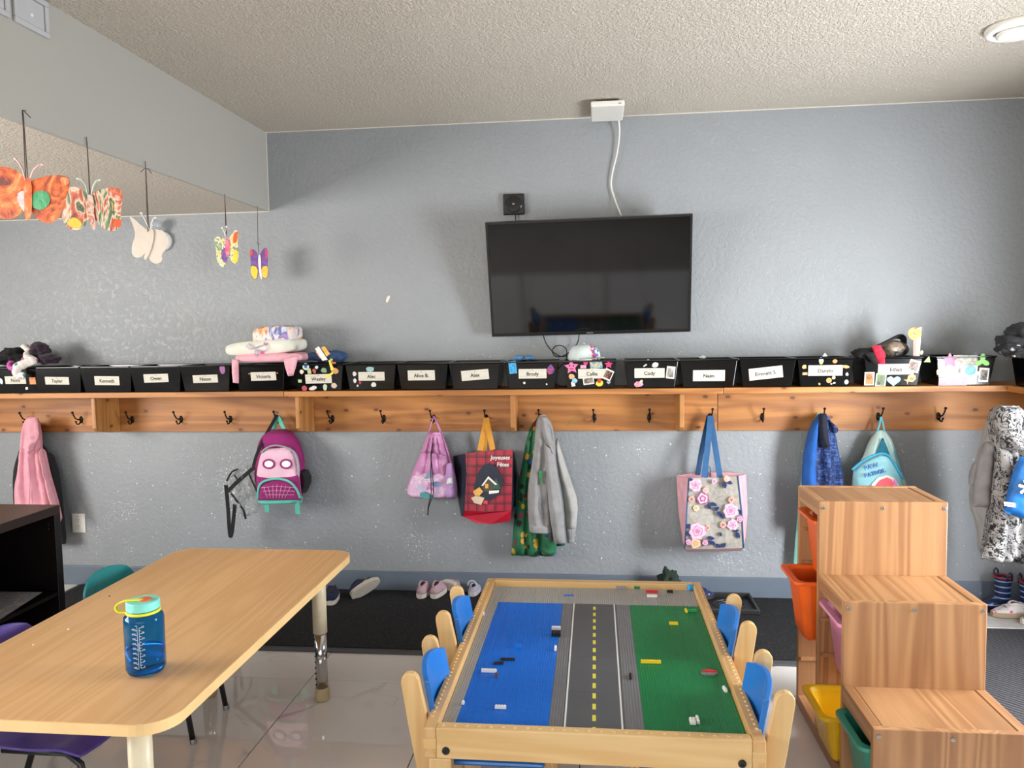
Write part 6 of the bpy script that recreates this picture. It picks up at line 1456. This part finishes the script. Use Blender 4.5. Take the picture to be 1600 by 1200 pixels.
shoe('sneaker', 'right of the two pink sneakers standing side by side', fl_(686, 929), R(76), .15, PINKS, SOLEW, hgt=.08, wid=.066, grp='pink sneakers')
p = fl_(699, 925); shoe('sneaker', 'pink shoe lying on its side behind the pink sneaker pair', (p[0], p[1], MZ + .033), R(150), .13, PINKS, SOLEW, roll=R(80), hgt=.06, wid=.06)
p = fl_(577, 931)
t2 = shoe('sneaker', 'navy sneaker with lime stripe tipped on its side', (p[0] - .01, p[1] - .02, MZ + .045), R(32), .18, NVS, plain('sole_grey', '#bdb3a6', .7, .08), plain('lime', '#a6d22a', .5), roll=R(-68), hgt=.08, wid=.075, pitch=R(-24))
t2 = shoe('sandal', 'pale lilac sandal beside the far left birch chair', fl_(742, 926), R(85), .14, fab('#a7a2b4'), plain('sole_lilac', '#b9b4b8', .6), hgt=.055, wid=.06)
MB().tube([(-.06, .025 * math.cos(a), .06 + .03 * math.sin(a)) for a in [PI * i / 10 for i in range(11)]], .005, 8).build('heel_loop', plain('clear_strap', '#b4bcbc', .3), t2, smooth=True)
# boot tray with dark shoes
a = fl_(1188, 962); x0, x1, y0, y1 = a[0] - .33, a[0], a[1], -.03
t2 = thing('boot_tray', 'black plastic boot tray behind the right birch chairs', 'tray', ((x0 + x1) / 2, (y0 + y1) / 2, MZ))
MB().box(x0, x1, y0, y1, MZ, MZ + .006).build('tray_base', plain('tray_black', '#1d1c1c', .4, .1), t2)
m = MB(); w = .014
for b in ((x0, x1, y0, y0 + w), (x0, x1, y1 - w, y1), (x0, x0 + w, y0 + w, y1 - w), (x1 - w, x1, y0 + w, y1 - w)): m.box(*b, MZ, MZ + .028)
m.build('tray_rim', plain('tray_rim', '#2c2b2b', .35, .1), t2, bevel=.004)
m = MB(); cx_, cy_ = (x0 + x1) / 2 + .03, (y0 + y1) / 2
for r_ in (.045, .075): m.tube([(cx_ + r_ * math.cos(a) * 1.1, cy_ + r_ * .9 * math.sin(a), MZ + .007) for a in [2 * PI * i / 28 for i in range(28)]], .003, 6, True)
m.build('tray_ribs', plain('tray_rim', '#2c2b2b', .35, .1), t2)
shoe('sneaker', 'navy patterned shoe on boot tray by the back wall', (x0 + .06, y1 - .06, MZ + .0065), R(20), .15, patterned('navy_dots', '#1b2350', ['#c0c0cc', '#1b2350', '#39468a'], 60, .25), plain('sole_dark', '#22252c', .6), hgt=.07)
shoe('slipper', 'beige and white shoe beside the far right birch chair', (x0 - .06, y0 - .03, MZ + .001), R(70), .15, fab('#c4b8a6'), plain('sole_brown', '#6a5238', .7), hgt=.075)
crumple('toy_dinosaur', 'dark green crumpled item behind block table on the mat', 'toy', [(1046, 915, -.12, .06, .05, .085)], fab('#1c2c22'), 4, .4, 2.5, MZ + .0005)
# right corner: striped boots, shoes, tray mat
def boot(label, x, y, rz):
    t2 = thing('rain_boot', label, 'boot', (x, y, MZ), rz, 'striped rain boots', local=True)
    st = NT('navy_stripe'); sx = st.n('SeparateXYZ', Vector=st.coord('Object')); fr = st.math('FRACT', st.math('MULTIPLY', sx.outputs[2], 34.0))
    st.p(Base_Color=st.mix(st.math('LESS_THAN', fr, .2), lin('#16264a'), lin('#8a9ab4')), Roughness=.35)
    m = MB(); m.lathe([(.036, .002), (.037, .05), (.037, .10), (.041, .165), (.041, .17), (.036, .17), (.034, .1), (.02, .06)], (0, 0, 0), 24, caps=True); m.build('shaft', st.m, t2, smooth=True)
    m = MB(); m.blob((.05, 0, .028), (.065, .036, .032), 0, 0, 1, 3, .002); m.build('toe', st.m, t2, smooth=True)
    MB().tube([(.0405 * math.cos(a), .0405 * math.sin(a), .168) for a in [2 * PI * i / 24 for i in range(24)]], .005, 8, True).build('red_rim', plain('boot_red', '#8a2426', .4), t2, smooth=True)
    for s_ in (1, -1): MB().tube([(-.015, s_ * .041, .155), (-.012, s_ * .043, .19), (0, s_ * .043, .2), (.012, s_ * .043, .19), (.015, s_ * .041, .155)], .0045, 8).build('pull_loop', plain('boot_navy', '#151c34', .4), t2, smooth=True)
boot('navy striped rain boot nearer the corner behind the shoes', 2.10, -.11, R(200))
boot('navy striped rain boot standing forward at the right edge', 2.185, -.19, R(215))
q = fl_(1548, 975)
tag(MB().box(1.86, 2.26, -.40, -.2, MZ, MZ + .006).build('tray_mat', plain('tray_white', '#b8b6b4', .5, .1), bevel=.002), 'grey and white flat tray mat under right corner shoes', 'mat')
p = fl_(1575, 962)
shoe('sneaker', 'white shoe with pink flowers in the right corner', (p[0] - .0, -.245, MZ + .007), R(185), .19, patterned('pink_flower_shoe', '#d6d2ce', ['#d2608e', '#d6d2ce', '#d8a0b8'], 45, .3), plain('sole_cork', '#a08a70', .7), hgt=.07, wid=.08)
shoe('sneaker', 'grey sneaker with orange stripes at the right edge', (2.155, -.345, MZ + .007), R(182), .17, two_tone('grey_orange_shoe', '#7c7a78', '#d87858', 30, .56), SOLEW, hgt=.06, wid=.07)
